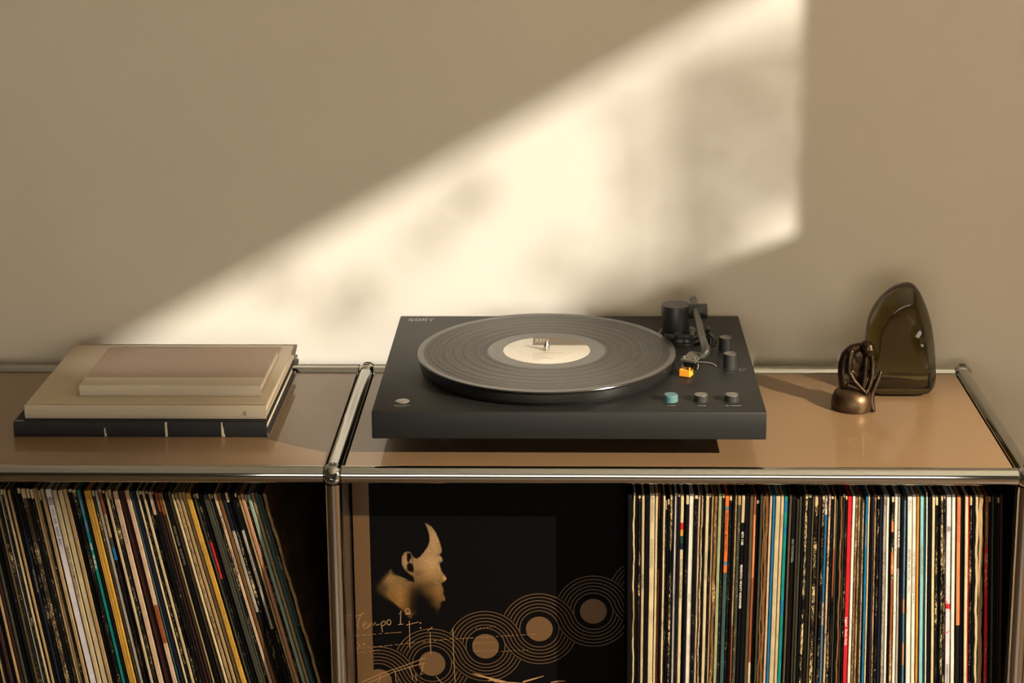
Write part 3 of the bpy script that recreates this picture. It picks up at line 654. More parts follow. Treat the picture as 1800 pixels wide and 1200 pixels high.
sm = tmp.modifiers.new('s', 'SMOOTH'); sm.iterations = 4; sm.factor = .5
me2 = bpy.data.meshes.new_from_object(tmp.evaluated_get(bpy.context.evaluated_depsgraph_get()))
tmp.modifiers.clear(); tmp.data = me2; me2.shade_smooth()
if not me2.materials: me2.materials.append(M['bronze'])

GX, GY = .6585, .268
outl = [(470, 985), (436, 930), (412, 840), (400, 720), (396, 600), (400, 470), (412, 370), (442, 285), (500, 190), (575, 115), (665, 65), (745, 45), (800, 58), (850, 110), (905, 215), (955, 345), (990, 490), (1012, 650), (1025, 790), (1028, 890), (1018, 950), (985, 985), (900, 992), (760, 994), (620, 994), (530, 992)]
def gz(zx, zy): return (GX + (zx - 715) / 5 * .000695, PZ + .0008 + (994 - zy) / 5 * .000728)
oc = [gz(*p_) for p_ in outl]
ccx, ccz = gz(740, 600)
V, Fc = [], []; n = len(oc)
def facet(x, z, k):      # outline point drawn in to the flat face: far in at the right and top, little at the foot
    dx, dz = x - ccx, z - ccz
    sx = (1 - .40 * k) if dx > 0 else (1 - .30 * k)
    up_ = max(0, min(1, dz / .075)); lo = max(0, min(1, -dz / .05))
    sx = sx * (1 - lo * .0) + lo * .22 * k
    return ccx + dx * min(sx, 1), ccz + dz * ((1 - .24 * k) if dz > 0 else (1 - .05 * k))
layers = [(-.0215, 1.55), (-.0215, 1.06), (-.0205, .96), (-.0110, .42), (-.0040, .08), (.0030, .0), (.0100, .10), (.0180, .45), (.0235, .96), (.0240, 1.06), (.0240, 1.55)]
for y, k_ in layers:
    for x, z in oc: V.append((facet(x, z, k_)[0], GY + y - .006 * max(0, min(1, (z - PZ) / .13)) * (1 if y < 0 else 0), facet(x, z, k_)[1]))
for i in range(len(layers) - 1):
    for k in range(n):
        k2 = (k + 1) % n; Fc.append([i * n + k, i * n + k2, (i + 1) * n + k2, (i + 1) * n + k])
Fc.append(list(reversed(range(n)))); Fc.append([(len(layers) - 1) * n + k for k in range(n)])
gl = thing('glass_sculpture', (GX, GY, PZ), 'smoky brown glass boulder standing behind the bronze figurine', 'sculpture')
body = mk('glass_body', V, Fc, M['glass'], gl)
bm = bmesh.new(); bm.from_mesh(body.data); bmesh.ops.recalc_face_normals(bm, faces=bm.faces[:]); bm.to_mesh(body.data); bm.free()
ss = body.modifiers.new('s', 'SUBSURF'); ss.levels = 3; ss.render_levels = 3
me3 = bpy.data.meshes.new_from_object(body.evaluated_get(bpy.context.evaluated_depsgraph_get())); body.modifiers.clear(); body.data = me3
hot = gz(862, 560)                                # hand-worked swelling on the right of the front face
for v in me3.vertices:
    if v.normal.y < -.25:
        x, z = v.co.x + GX, v.co.z + PZ
        v.co.y -= .0085 * math.exp(-((x - hot[0]) / .0115) ** 2 - ((z - hot[1]) / .0165) ** 2)
me3.shade_smooth()

# ------------------------------------------------------------------ record sleeves
PAL = {  # name: (albedo sRGB, colour words)
 'K': ((9, 8, 9), 'black'), 'k': ((22, 20, 17), 'charcoal'), 'g': ((66, 66, 54), 'dark olive'), 'C': ((218, 196, 152), 'cream'), 'W': ((232, 224, 206), 'white'),
 'L': ((222, 212, 214), 'pale lilac white'), 'B': ((200, 178, 138), 'beige'), 'T': ((176, 146, 102), 'tan'), 'R': ((150, 82, 48), 'rust brown'), 'r': ((206, 36, 44), 'bright red'),
 'O': ((226, 112, 44), 'orange'), 'o': ((206, 136, 52), 'amber'), 'Y': ((206, 156, 62), 'mustard yellow'), 'G': ((156, 164, 124), 'sage green'), 'g2': ((34, 74, 60), 'dark green'),
 'E': ((22, 132, 126), 'teal'), 'U': ((30, 112, 160), 'blue'), 'u': ((84, 122, 148), 'steel blue'), 'S': ((140, 196, 206), 'light blue'), 'N': ((26, 30, 44), 'navy'), 'P': ((48, 36, 52), 'plum black'),
 'D': ((92, 76, 56), 'taupe'), 'd': ((56, 46, 36), 'dark brown'), 'M': ((62, 34, 32), 'maroon'), 'H': ((212, 178, 146), 'pinkish beige'), 'h': ((192, 138, 104), 'dusty pink'), 'A': ((214, 132, 82), 'salmon orange'),
 'Q': ((150, 170, 148), 'pale aqua'), 'q': ((62, 88, 86), 'slate teal'), 'F': ((170, 160, 146), 'pale grey'), 'K2': ((120, 84, 50), 'kraft brown'), 'z': ((100, 132, 108), 'grey green'),
}
ORD = 'first second third fourth fifth sixth seventh eighth ninth tenth eleventh twelfth thirteenth fourteenth fifteenth sixteenth seventeenth eighteenth nineteenth'.split()
TENS = {20: 'twent', 30: 'thirt', 40: 'fort', 50: 'fift', 60: 'sixt', 70: 'sevent', 80: 'eight', 90: 'ninet'}
def ordinal(n):
    if n > 100: return 'hundred and ' + ordinal(n - 100)
    if n == 100: return 'hundredth'
    if n < 20: return ORD[n - 1]
    t_, u_ = n // 10 * 10, n % 10
    return TENS[t_] + ('ieth' if u_ == 0 else 'y-' + ORD[u_ - 1])

def sleeve(xt, thick, lean, ysp, col, wear, bands, hgt, rip, label, group):
    """one record sleeve; local axes: x thickness, y depth, z height; spine at y = 0, resting at its foot"""
    zs = sorted(set([0, .02, .06, .11, .16, .21, .26, .29, hgt - .004, hgt] + [round(z, 4) for b_ in bands for z in b_[:2] if 0 < z < hgt]))
    if wear > .4 and sum(PAL[col][0]) < 200: bands = list(bands) + [(hgt - R_.choice((.003, .004, .006, .011)), hgt, R_.choice('BTCB'))]; zs = sorted(set(zs + [round(bands[-1][0], 4)]))
    t2 = thick / 2; V, Fc, ink = [], [], []
    ph = R_.uniform(0, 6.28); ph2 = R_.uniform(0, 6.28)
    if rip: zs = sorted(set(zs + [i * .0085 for i in range(1, 37) if i * .0085 < hgt]))
    for z in zs:
        j = (rip * .0003 + .00012) * math.sin(z * (95 if rip else 38) + ph) + (rip * .0003) * math.sin(z * 260 + ph2)
        topc = .0010 if z == zs[-1] else 0
        b_ = min(.0006, t2 * .45)
        for x, y in ((-t2, .0012 + topc), (-t2 + b_, topc), (t2 - b_, topc), (t2, .0012 + topc), (t2 * .86, .010), (t2 * .80, .315), (-t2 * .80, .315), (-t2 * .86, .010)):
            V.append((x + (j if y < .02 else 0), y, z))
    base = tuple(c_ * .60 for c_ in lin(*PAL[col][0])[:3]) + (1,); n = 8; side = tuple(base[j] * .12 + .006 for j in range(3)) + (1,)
    for i in range(len(zs) - 1):
        zm = (zs[i] + zs[i + 1]) / 2; c = base
        for b_ in bands:
            if b_[0] <= zm <= b_[1]: c = tuple(c_ * .60 for c_ in lin(*PAL[b_[2]][0])[:3]) + (1,)
        for k in range(n):
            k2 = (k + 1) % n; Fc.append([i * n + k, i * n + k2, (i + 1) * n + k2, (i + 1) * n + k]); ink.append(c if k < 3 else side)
    Fc.append(list(reversed(range(n)))); ink.append(base); m_ = (len(zs) - 1) * n; Fc.append([m_ + k for k in range(n)]); ink.append(base)
    me = bpy.data.meshes.new('record_sleeve'); me.from_pydata(V, [], Fc); me.materials.append(M['sleeve'])
    at_ = me.color_attributes.new('ink', 'FLOAT_COLOR', 'CORNER')
    for p in me.polygons:
        for li in p.loop_indices: at_.data[li].color = ink[p.index]
    o = bpy.data.objects.new('record_sleeve', me); COL.objects.link(o)
    lum = sum(PAL[col][0]) / 3
    fc = lin(184, 160, 116) if lum < 100 else lin(70, 52, 36)
    if rip: fc = lin(196, 160, 108) if lum < 100 else lin(96, 66, 40)
    o.color = (fc[0], fc[1], fc[2], wear + (.25 if lum > 100 else -.06))
    o.rotation_euler = (0, -lean, 0)
    o.location = (xt + hgt * math.sin(lean), ysp, -.346 + t2 * abs(math.sin(lean)) + .0001)
    return tag(o, label, 'record sleeve', group)

def spine_text(o, s, hgt_m, z_top, size, mtl, dx=0.0, bold=0.0, length=None):
    size *= .8
    vs, fs = text_geo(s, size, length, bold)
    me = bpy.data.meshes.new('spine_lettering'); xm = -size / 2 + dx
    me.from_pydata([(xm + v.y, -.00012, z_top - v.x) for v in vs], [], fs); me.materials.append(mtl)
    c = bpy.data.objects.new('spine_lettering', me); COL.objects.link(c); c.parent = o; return c

# upright row beside the album cover: (px from, px to at the top, colour, wear, ...) ; z bands are measured from pixel rows
YR = .0235
RIGHT = '''1103 1111.5 K .15|1112.5 1116.5 C .55 rip|1117 1121.5 K .2|1122 1126.5 k .75|1128 1133.5 B .25|1134 1141.5 K .1|1142 1151 C .15|1152 1157 C .25|1157.5 1161.3 R .45|1162 1165 K .3|1165.5 1169.5 C .7|1170 1173 k .85|1173.5 1177 K .5|1177.8 1182 K 1.0|1182.5 1185 K .3|1185.5 1190.5 L .1|1191 1195.4 k .7|1196 1202 C .15|1202.5 1205 K .3|1205.4 1210.6 K .5|1211 1220 W .12|1220.5 1226.5 K .7|1227 1231.6 H .2|1232 1236 B .9 rip|1236.5 1239.6 K .4|1240 1246 C .2|1246.4 1250 K .75|1250.6 1254.8 T .4|1255 1261 K2 .9 rip|1262 1268 G .12|1268.5 1273.4 k .75|1274 1281 O .15|1281.5 1287 K .8|1287.4 1291 K .3|1291.5 1295.2 T .85|1296 1302 g .8|1303 1309 K .15|1309.5 1317.6 K .08|1318 1324 D .2|1324.5 1329.5 R .35|1330 1335 K .3|1335.6 1340.4 g .15|1341 1344.6 K2 .5 rip|1345 1351.2 K2 .7 rip|1352 1357 H .12|1357.4 1362 U .1|1362.6 1371 B .1|1371.6 1377.2 B .3|1377.8 1384 E .12|1384.3 1386.2 K .2|1386.6 1391 D .25|1391.5 1399.6 K .2|1400 1404.6 d .3|1405 1409.6 g .3|1410 1414.4 K .3|1415 1420 K 1.15|1420.5 1427.2 k .45|1427.8 1431.2 D .3|1431.8 1438.4 K 1.0|1439 1444 d .35|1444.6 1449.4 K .95|1450 1455.2 u .7|1455.8 1460 H .8|1460.6 1465.4 K 1.0|1465.8 1469.4 T .7|1469.8 1473 g .2|1473.4 1476.6 K .15|1477 1481.4 K2 .6 rip|1481.8 1485.4 d .6|1485.8 1489 K .8|1489.5 1497 r .12|1497.6 1503 W .15|1503.6 1508 K2 1.0|1508.4 1513 T 1.0|1513.3 1516.2 d .4|1516.5 1520.4 C .75|1521 1525.4 U .3|1525.6 1529.4 C .45|1530 1533 K .3|1533.4 1536.8 P .35|1537 1541.4 T .9|1542 1546 K .9|1546.5 1552.2 N .2|1552.8 1558.2 F .8|1558.6 1563.6 W .12|1564 1566.8 K .3|1567.1 1571.6 K .95|1572.4 1578 W .2|1578.4 1583.4 F .25|1584 1588.2 K .25|1588.8 1593.4 u .25|1595 1603.6 W .06|1604 1611 W .1|1611.3 1616 o .2|1617.4 1624 S .06|1624.2 1627.2 g2 .15|1628 1631 W .1|1631.6 1637.6 K .3|1638.4 1644 C .2|1644.6 1649.4 K 1.05|1649.8 1653 K .4|1653.4 1658 K 1.1|1658.3 1662.4 K .9|1663.4 1672.2 L .08|1673.4 1680.2 W .08|1681.8 1689 A .15|1689.6 1695 K .2|1695.8 1702 C .3|1702.4 1704.2 r .4|1704.5 1708.8 K .95|1709.2 1714 K .15|1714.5 1720 B .4 rip|1720.4 1729 T .6 rip|1731.8 1738 R .8|1738.4 1742.4 K .6|1742.8 1747.6 g .3|1748 1752.4 K .4|1752.8 1757.6 k .5|1758 1763.4 M .2'''
def zrow(px, py, ysp): return at(px, py, 1, ysp).z + .346      # local height of a pixel row on the spine plane
BANDS = {1157: [(892, 1002, 'R'), (912, 1001, 'd')], 1196: [(919, 931, 'r'), (931, 942, 'Y'), (942, 955, 'g2'), (955, 966, 'N')],
 1274: [(890, 896, 'u'), (986, 993, 'u'), (1006, 1300, 'q')], 1303: [(918, 1300, 'K'), (860, 918, 'B')], 1324: [(850, 905, 'R'), (905, 1016, 'A'), (1016, 1165, 'R'), (1165, 1300, 'C')],
 1330: [(880, 886, 'W')], 1377: [(880, 900, 'U'), (925, 940, 'U'), (1055, 1080, 'U')], 1450: [(868, 905, 'L'), (905, 960, 'U'), (960, 1060, 'U'), (1060, 1100, 'F')], 1465: [(965, 1050, 'R'), (1050, 1300, 'K')],
 1521: [(920, 960, 'u')], 1567: [(880, 916, 'K'), (916, 935, 'O'), (970, 1010, 'O'), (1020, 1300, 'R')], 1578: [(932, 1000, 'D')], 1588: [(868, 880, 'P'), (1054, 1078, 'h'), (1130, 1170, 'h')],
 1663: [(1062, 1070, 'r')], 1681: [(1099, 1300, 'k')], 1731: [(960, 1300, 'r')], 1663.4: [], 1291: [(1100, 1300, 'R')], 1112: [(1040, 1120, 'T')]}
HG = {1170: .3075, 1173: .309, 1516: .308, 1513: .311, 1628: .3175, 1400: .309, 1748: .3165, 1469: .3085}
def lean_r(px):
    k = [(1100, .1), (1146, -.35), (1278, -.75), (1380, -.75), (1493, .2), (1620, 1.8), (1677, 2.0), (1770, 2.3)]
    for (a, u), (b_, v) in zip(k, k[1:]):
        if px <= b_: return math.radians(u + (v - u) * (px - a) / (b_ - a))
    return math.radians(2.3)
NOTE = {1112: 'torn', 1196: 'cream with red yellow and green blocks', 1274: 'orange over slate teal', 1303: 'black with white lettering', 1324: 'salmon and rust banded', 1489: 'bright red with white lettering',
 1663: 'lilac white with red lines', 1681: 'salmon orange over charcoal', 1450: 'mottled sky blue', 1595: 'broad white lettered', 1604: 'white with spaced black lettering', 1617: 'light blue', 1628: 'thin tall white', 1673: 'white with yellow edges', 1211: 'broad plain white'}
TXT = {1142: [('KAI WINDING', 868, .0045, 'inkgrey'), ('KAI WINDING', 948, .0045, 'inkgrey')], 1185: [('KATRINA', 1046, .0026, 'inkgrey')], 1196: [('POLITICAL  CULTURE VALUES', 983, .0030, 'ink')], 1240: [('WINSTON FLOWERS', 970, .0030, 'inkgrey')],
 1274: [('JAH RASHEE', 900, .0036, 'ink'), ('MAIN PASS', 938, .0036, 'ink')], 1303: [('MTV 1100', 934, .0032, 'inkwhite'), ('MEMENTO / MONTY ALEXANDER', 992, .0030, 'inkwhite')],
 1391: [('SAX NONPAREIL', 948, .0032, 'inkgrey')], 1489: [('Legend - Buddy Holly', 1084, .0034, 'inkwhite')], 1595: [('CR-2023', 878, .0030, 'inkgrey'), ('NOTHING LIKE THE SUN', 966, .0028, 'ink'), ('STING', 1028, .0028, 'inkgrey')],
 1604: [('T H E   R E D   T R I L O G Y .  C H A P T E R   T H R E E', 970, .0022, 'ink')], 1617: [('BERLINER BLACK', 962, .0036, 'inkgrey')], 1578: [('ROSE ISLAND', 934, .0028, 'inkwhite')],
 1663: [('SOUNDWORKERS', 1168, .0032, 'ink')], 1681: [('STREETS OF THE SIDEWALK', 884, .0032, 'inkred')], 1572: [('\u2022', 966, .004, 'ink'), ('\u2022', 1076, .004, 'ink')], 1211: [('DJ SET', 1045, .0030, 'inkgrey')],
 1128: [('ROSE VAN', 1010, .0030, 'ink')], 1371: [('BRITISH WORKS', 905, .0022, 'inkgrey')]}
rows = []
for s_ in RIGHT.split('|'):
    f = s_.split(); rows.append((float(f[0]), float(f[1]), f[2], float(f[3]), len(f) > 4))
for i, (a, b_, col, wear, rip) in enumerate(rows):
    pm = (a + b_) / 2; xa = at(a, 900, 1, YR).x; xb = at(b_, 900, 1, YR).x; key = int(a)
    hg = HG.get(key, R_.uniform(.3125, .3155)); ln_ = lean_r(pm)
    zref = at(pm, 900, 1, YR).z + .346
    xt = (xa + xb) / 2 - (hg - zref) * math.sin(ln_)
    bands = [(zrow(pm, y1, YR) if y1 < 1290 else 0, zrow(pm, y0, YR), c) for y0, y1, c in BANDS.get(key, [])]
    words = NOTE.get(key, (('flaking ' if wear > .75 else 'scuffed ' if wear > .45 else 'plain ' if wear < .2 else '') + PAL[col][1]))
    if rip and key not in NOTE: words = 'frayed ' + PAL[col][1]
    lab = words + ' record sleeve, ' + ordinal(i + 1) + ' from the album cover'
    o = sleeve(xt, (xb - xa) * .96, ln_, YR + R_.uniform(-.0012, .0016), col, wear, bands, hg, 1.0 if rip else 0.0, lab, 'upright record sleeves')
    for s_, py, size, mt in TXT.get(key, []):
        spine_text(o, s_, hg, zrow(pm, py, YR), size, M[mt], dx=.0002, bold=.008)
    if key == 1663:
        V, Fc = join(ribbon([(-.0028, -.0002, .192), (.0028, -.0002, .178)], .0009), ribbon([(-.0028, -.0002, .150), (.0028, -.0002, .154)], .0009))
        me = bpy.data.meshes.new('red_line'); me.from_pydata([tuple(v) for v in V], [], Fc); me.materials.append(M['inkred']); c = bpy.data.objects.new('red_line', me); COL.objects.link(c); c.parent = o
        zz = zrow(pm, 930, YR); V = [(.0026 * math.cos(a_ * .35), -.0002, zz + .0034 * math.sin(a_ * .35)) for a_ in range(18)]
        me = bpy.data.meshes.new('dark_spot'); me.from_pydata(V, [], [list(range(18))]); me.materials.append(M['inkgrey']); c = bpy.data.objects.new('dark_spot', me); COL.objects.link(c); c.parent = o

# leaning row: its tops lean away from the middle post
YL = .040
LEFT = '''-78 -70 K .2|-69 -64 T .4|-63 -58 K .5|-57 -50 M .2|-49 -44 k .3|-43 -38 T .3|-37 -31 M .15|-30 -25 g .4|-24 -18 K .3|-17 -12 K .5|-11 -6.6 T .3|-6 -1 k .8|0 3.2 F .3|3.6 8.2 k .8|8.6 13.2 B .3|13.8 16.2 M .2|16.6 21.2 T .3|22 26.6 K .3|27 32 N .25|33 38.6 K .7|39.4 48 d .95|48.6 54 K .75|54.6 60 k .8|60.6 65 T .45|65.4 69 T .8|69.4 73.2 k .6|74 80.6 T .25|82 93.4 L .08|94.4 102.6 B .25|103.6 113 B .25|114 121 T .5|122 129.4 K .5|130 136.6 K .85|138 144 E .2|144.6 149 K .12|150 163 Y .25 rip|163.8 168 d .8|168.6 174.2 F .2|175.6 181 T .5|181.6 186.6 K .7|187.4 192.4 B .2|193 198.4 k .9|200.6 210 H .2|210.8 222.2 M .15|222.8 231 H .2|231.4 234 q .2|234.4 241.4 N .15|242 246 C .35|246.4 251.4 K .85|252 257 B .35|257.6 262.4 K .85|263 269.4 H .55|270 272.8 k .5|273.2 278.6 R .35|279 284.4 R .5|284.8 287.4 T .3|288 296.2 K .15|297 303 D .2|303.6 308.2 C .5|308.8 314.8 T .8|315.4 321.2 T .4|321.8 328 T .6|328.8 338 Y .4|340.6 345.2 g .6|345.6 350.4 K .8|351 357.6 K .1|358.6 367.4 g .3|368 371.6 g .7|372 375.8 K .85|376.6 382.4 H .2|383.4 390 K2 .15|390.6 396.2 N .3|396.8 402.4 K .85|402.8 408 K .3|408.4 413.6 K .2|414 418.8 k .75|419.6 424.2 T .4|424.8 431.4 h .3|431.8 435 K .9|435.6 442.2 Q .3|442.8 448.4 T .5|449 456.4 q .2|457 462 g .4|463.4 469.4 T .9 rip'''
LBANDS = {27: [(860, 935, 'k'), (935, 1300, 'N')], 69: [(945, 960, 'N')], 175: [(866, 905, 'R'), (905, 945, 'T'), (945, 962, 'g'), (962, 985, 'U'), (985, 1300, 'K')], 222: [(1063, 1130, 'R'), (1130, 1300, 'H')], 273: [(866, 900, 'R'), (900, 1300, 'M')], 279: [(866, 905, 'R'), (905, 1300, 'd')],
 263: [(905, 1300, 'K')], 345: [(953, 1018, 'r')], 390: [(934, 1076, 'F'), (1076, 1300, 'k')], 408: [(932, 1105, 'F'), (1105, 1300, 'k')], 457: [(1100, 1300, 'k')], 82: [], 138: [(868, 905, 'u'), (905, 915, 'E'), (915, 935, 'u')]}
LNOTE = {82: 'broad lilac white striped', 150: 'thick mustard yellow', 345: 'black with red streak', 175: 'rust tan and blue banded', 222: 'pinkish beige and orange', 138: 'slim teal blue', 435.6: 'pale aqua', 463: 'outermost frayed tan'}
LTXT = {27: [('TONY JOE WALKER', 1000, .0028, 'inkgrey')], 82: [('\u2022 VOL 1058', 893, .0036, 'ink'), ('RAFAEL MOR', 928, .0032, 'ink')], 94: [('BRAND NEW', 962, .0042, 'ink'), ('SYMPHONY NO.1', 1004, .0042, 'ink')], 138: [('SONS', 955, .0028, 'inkwhite'), ('WE ARE ALL', 975, .0028, 'inkwhite')],
 200: [('RCA', 884, .003, 'inkgrey'), ('JUKE BOX', 924, .0042, 'inkgrey')], 168: [('KEY OF A', 922, .0032, 'inkgrey')], 288: [('SONNY ROLLINS', 926, .0028, 'inkgrey'), ('BLUES BY FIVE', 966, .0028, 'inkgrey')], 376: [('MILL & MAIN', 908, .0026, 'ink'), ('CHRISTMAS PLAYTIME', 966, .0028, 'ink')],
 390: [('MILTON BRADSHAW', 970, .0028, 'inkgrey')], 408: [('ON THE SIDE  PETER FRAYTON', 972, .0028, 'ink')], 442: [('SONGS', 884, .0028, 'inkgrey'), ('THROUGH TO THE STREET', 965, .0028, 'inkgrey')], 449: [('HERE NOW', 932, .0026, 'inkgrey')], 457: [('JET NOTES', 978, .0028, 'inkgrey')]}
def lean_l(px):
    k = [(-90, 8.0), (90, 9.0), (205, 9.8), (330, 13.2), (470, 13.6)]
    for (a, u), (b_, v) in zip(k, k[1:]):
        if px <= b_: return math.radians(u + (v - u) * (px - a) / (b_ - a))
    return math.radians(13.6)
rows = []
for s_ in LEFT.split('|'):
    f = s_.split(); rows.append((float(f[0]), float(f[1]), f[2], float(f[3]), len(f) > 4))
for i, (a, b_, col, wear, rip) in enumerate(rows):
    pm = (a + b_) / 2; xa = at(a, 880, 1, YL).x; xb = at(b_, 880, 1, YL).x; key = int(a) if a >= 0 else -999
    hg = R_.uniform(.3125, .3150); ln_ = lean_l(pm)
    zref = at(pm, 880, 1, YL).z + .346
    top_z = hg * math.cos(ln_); xt = (xa + xb) / 2 - (top_z - zref) * math.tan(ln_)
    cz = math.cos(ln_)
    bands = [(zrow(pm, y1, YL) / cz if y1 < 1290 else 0, zrow(pm, y0, YL) / cz, c) for y0, y1, c in LBANDS.get(key, [])]
    words = LNOTE.get(key, (('flaking ' if wear > .72 else 'scuffed ' if wear > .42 else 'plain ' if wear < .2 else '') + PAL[col][1]))
    lab = words + ' record sleeve, ' + ordinal(len(rows) - i) + ' from the middle post in the leaning row'
    o = sleeve(xt, (xb - xa) * .95 * math.cos(ln_), ln_, YL + R_.uniform(-.0012, .0016), col, wear, bands, hg, 1.0 if rip and key != 150 else 0.0, lab, 'leaning record sleeves')
    for s_, py, size, mt in LTXT.get(key, []):
        spine_text(o, s_, hg, zrow(pm, py, YL) / cz, size, M[mt], dx=.0002, bold=.008)
    if key == 82:
        V, Fc = [], []
        for k in range(7):
            zz = zrow(pm, 876.5 + 2.0 * k, YL) / cz; i0 = len(V); V += [(-.0036, -.00012, zz), (.0036, -.00012, zz), (.0036, -.00012, zz + .0007), (-.0036, -.00012, zz + .0007)]; Fc.append([i0, i0 + 1, i0 + 2, i0 + 3])
        me = bpy.data.meshes.new('stripe_print'); me.from_pydata(V, [], Fc); me.materials.append(M['ink']); c = bpy.data.objects.new('stripe_print', me); COL.objects.link(c); c.parent = o
    if key == 150:
        me = bpy.data.meshes.new('layer_line'); V, Fc = [], []
        for x in (-.0018, .0012): 
            i0 = len(V); V += [(x, -.00012, .005), (x + .0004, -.00012, .005), (x + .0004, -.00012, .305), (x, -.00012, .305)]; Fc.append([i0, i0 + 1, i0 + 2, i0 + 3])
        me.from_pydata(V, [], Fc); me.materials.append(M['brownink']); c = bpy.data.objects.new('layer_line', me); COL.objects.link(c); c.parent = o

# ------------------------------------------------------------------ the album shown face-on
YA = .080
ax0 = at(622, 1000, 1, YA).x; ax1 = ax0 + .3120; az1 = -.346 + .3135
al = thing('album_cover', ((ax0 + ax1) / 2, YA + .003, -.346), 'black album cover with a profile portrait and bronze ring chain, shown face-on', 'album')
vs, fs = box_geo(ax0, ax1, YA, YA + .006, -.3459, az1, .0008); mk('sleeve_card', vs, fs, M['coverblack'], al)
Y1, Y2, Y3 = YA - .00012, YA - .0003, YA - .00045
P7 = lambda cx_, cy_, y=Y2: at(560 + cx_ / 3, 800 + cy_ / 3, 1, y)
xb = P7(272, 500, Y1).x
mk('bronze_band', [(ax0 + .0006, Y1, -.3455), (xb, Y1, -.3455), (xb, Y1, az1 - .0006), (ax0 + .0006, Y1, az1 - .0006)], [[0, 1, 2, 3]], M['brownink'], al)
ppm = (at(1043, 1074, 1, Y2) - at(1042, 1074, 1, Y2)).x     # metres per photo pixel on the cover
cs = [at(x, y, 1, Y2) for x, y in ((573, 1228), (666, 1197), (759.5, 1166), (853.5, 1135.5), (948, 1105), (1043, 1074), (1138, 1043))]
dC = (cs[4] - cs[3]).length; dirC = (cs[4] - cs[3]).normalized(); thC = math.atan2(dirC.z, dirC.x)
radii = [dC / 2 + (i - 2.5) * 6.42 * ppm for i in range(6)]; rout = radii[-1] + .8 * ppm
inside = lambda p: ax0 + .001 < p.x < ax1 - .001 and -.345 < p.z < az1 - .001
for ci, c in enumerate(cs):
    V, Fc = [], []
    for r in radii:
        for half in (0, 1):
            pts = []
            def flush():
                global V, Fc
                if len(pts) > 1: V, Fc = join((V, Fc), ribbon(pts, 1.7 * ppm))
                pts.clear()
            for k in range(65):
                a = thC + math.pi * k / 64 + (math.pi if half else 0)
                p = Vector((c.x + r * math.cos(a), Y2, c.z + r * math.sin(a)))
                ok = inside(p)
                if half == 0 and (p - (c - dirC * dC)).length < rout: ok = False
                if half == 1 and (p - (c + dirC * dC)).length < rout: ok = False
                if ok: pts.append(p)
                else: flush()
            flush()
    if V: mk('ring_lines', V, Fc, M['lineink'], al)
    dv = [Vector((c.x + 23.6 * ppm * math.cos(k * math.pi / 24), Y2, c.z + 23.6 * ppm * math.sin(k * math.pi / 24))) for k in range(48)]
    if all(inside(p) for p in dv): mk('disc', dv, [list(range(48))], M['brownink'], al)
# portrait: printed tones on a fine grid, sampled in the coordinates of a 4x view (u right, v down)
def inpoly(x, y, P):
    c = False; j = len(P) - 1
    for i in range(len(P)):
        if (P[i][1] > y) != (P[j][1] > y) and x < (P[j][0] - P[i][0]) * (y - P[i][1]) / (P[j][1] - P[i][1]) + P[i][0]: c = not c
        j = i
    return c
def segd(x, y, P):
    best = 1e9
    for i in range(len(P)):
        x0, y0 = P[i - 1]; x1, y1 = P[i]; dx, dy = x1 - x0, y1 - y0
        t_ = max(0, min(1, ((x - x0) * dx + (y - y0) * dy) / (dx * dx + dy * dy + 1e-9)))
        d_ = math.hypot(x - x0 - t_ * dx, y - y0 - t_ * dy); best = min(best, d_)
    return best
SKIN = [(540, 66), (565, 78), (597, 98), (625, 135), (648, 185), (664, 235), (671, 268), (666, 288), (655, 298), (668, 312), (678, 335), (672, 352), (656, 362), (660, 388), (672, 418), (690, 440), (704, 462), (700, 478), (684, 494), (668, 500), (672, 515), (684, 545), (680, 570), (694, 600), (697, 622), (680, 634), (672, 652), (660, 688), (652, 712), (640, 735), (620, 728), (600, 700), (560, 690), (520, 700), (470, 735), (455, 765), (425, 745), (380, 695), (335, 662), (300, 640), (250, 610), (215, 585), (178, 560), (176, 500), (215, 478), (250, 440), (285, 410), (312, 388), (335, 425), (375, 445), (430, 470), (468, 488), (462, 455), (425, 430), (395, 400), (380, 360), (382, 310), (402, 280), (430, 270), (452, 282), (468, 310), (486, 322), (510, 310), (535, 280), (560, 245), (576, 205), (574, 160), (560, 115)]
EARS = [[(426, 290), (444, 292), (448, 315), (440, 335), (430, 350), (424, 330)], [(424, 372), (438, 358), (456, 368), (466, 395), (462, 418), (445, 412), (426, 400)]]
G_ = lambda u, v, cx_, cy_, sx_, sy_: math.exp(-((u - cx_) / sx_) ** 2 - ((v - cy_) / sy_) ** 2)
V, Fc, tone = [], [], []; stp = 3.4; ids = {}
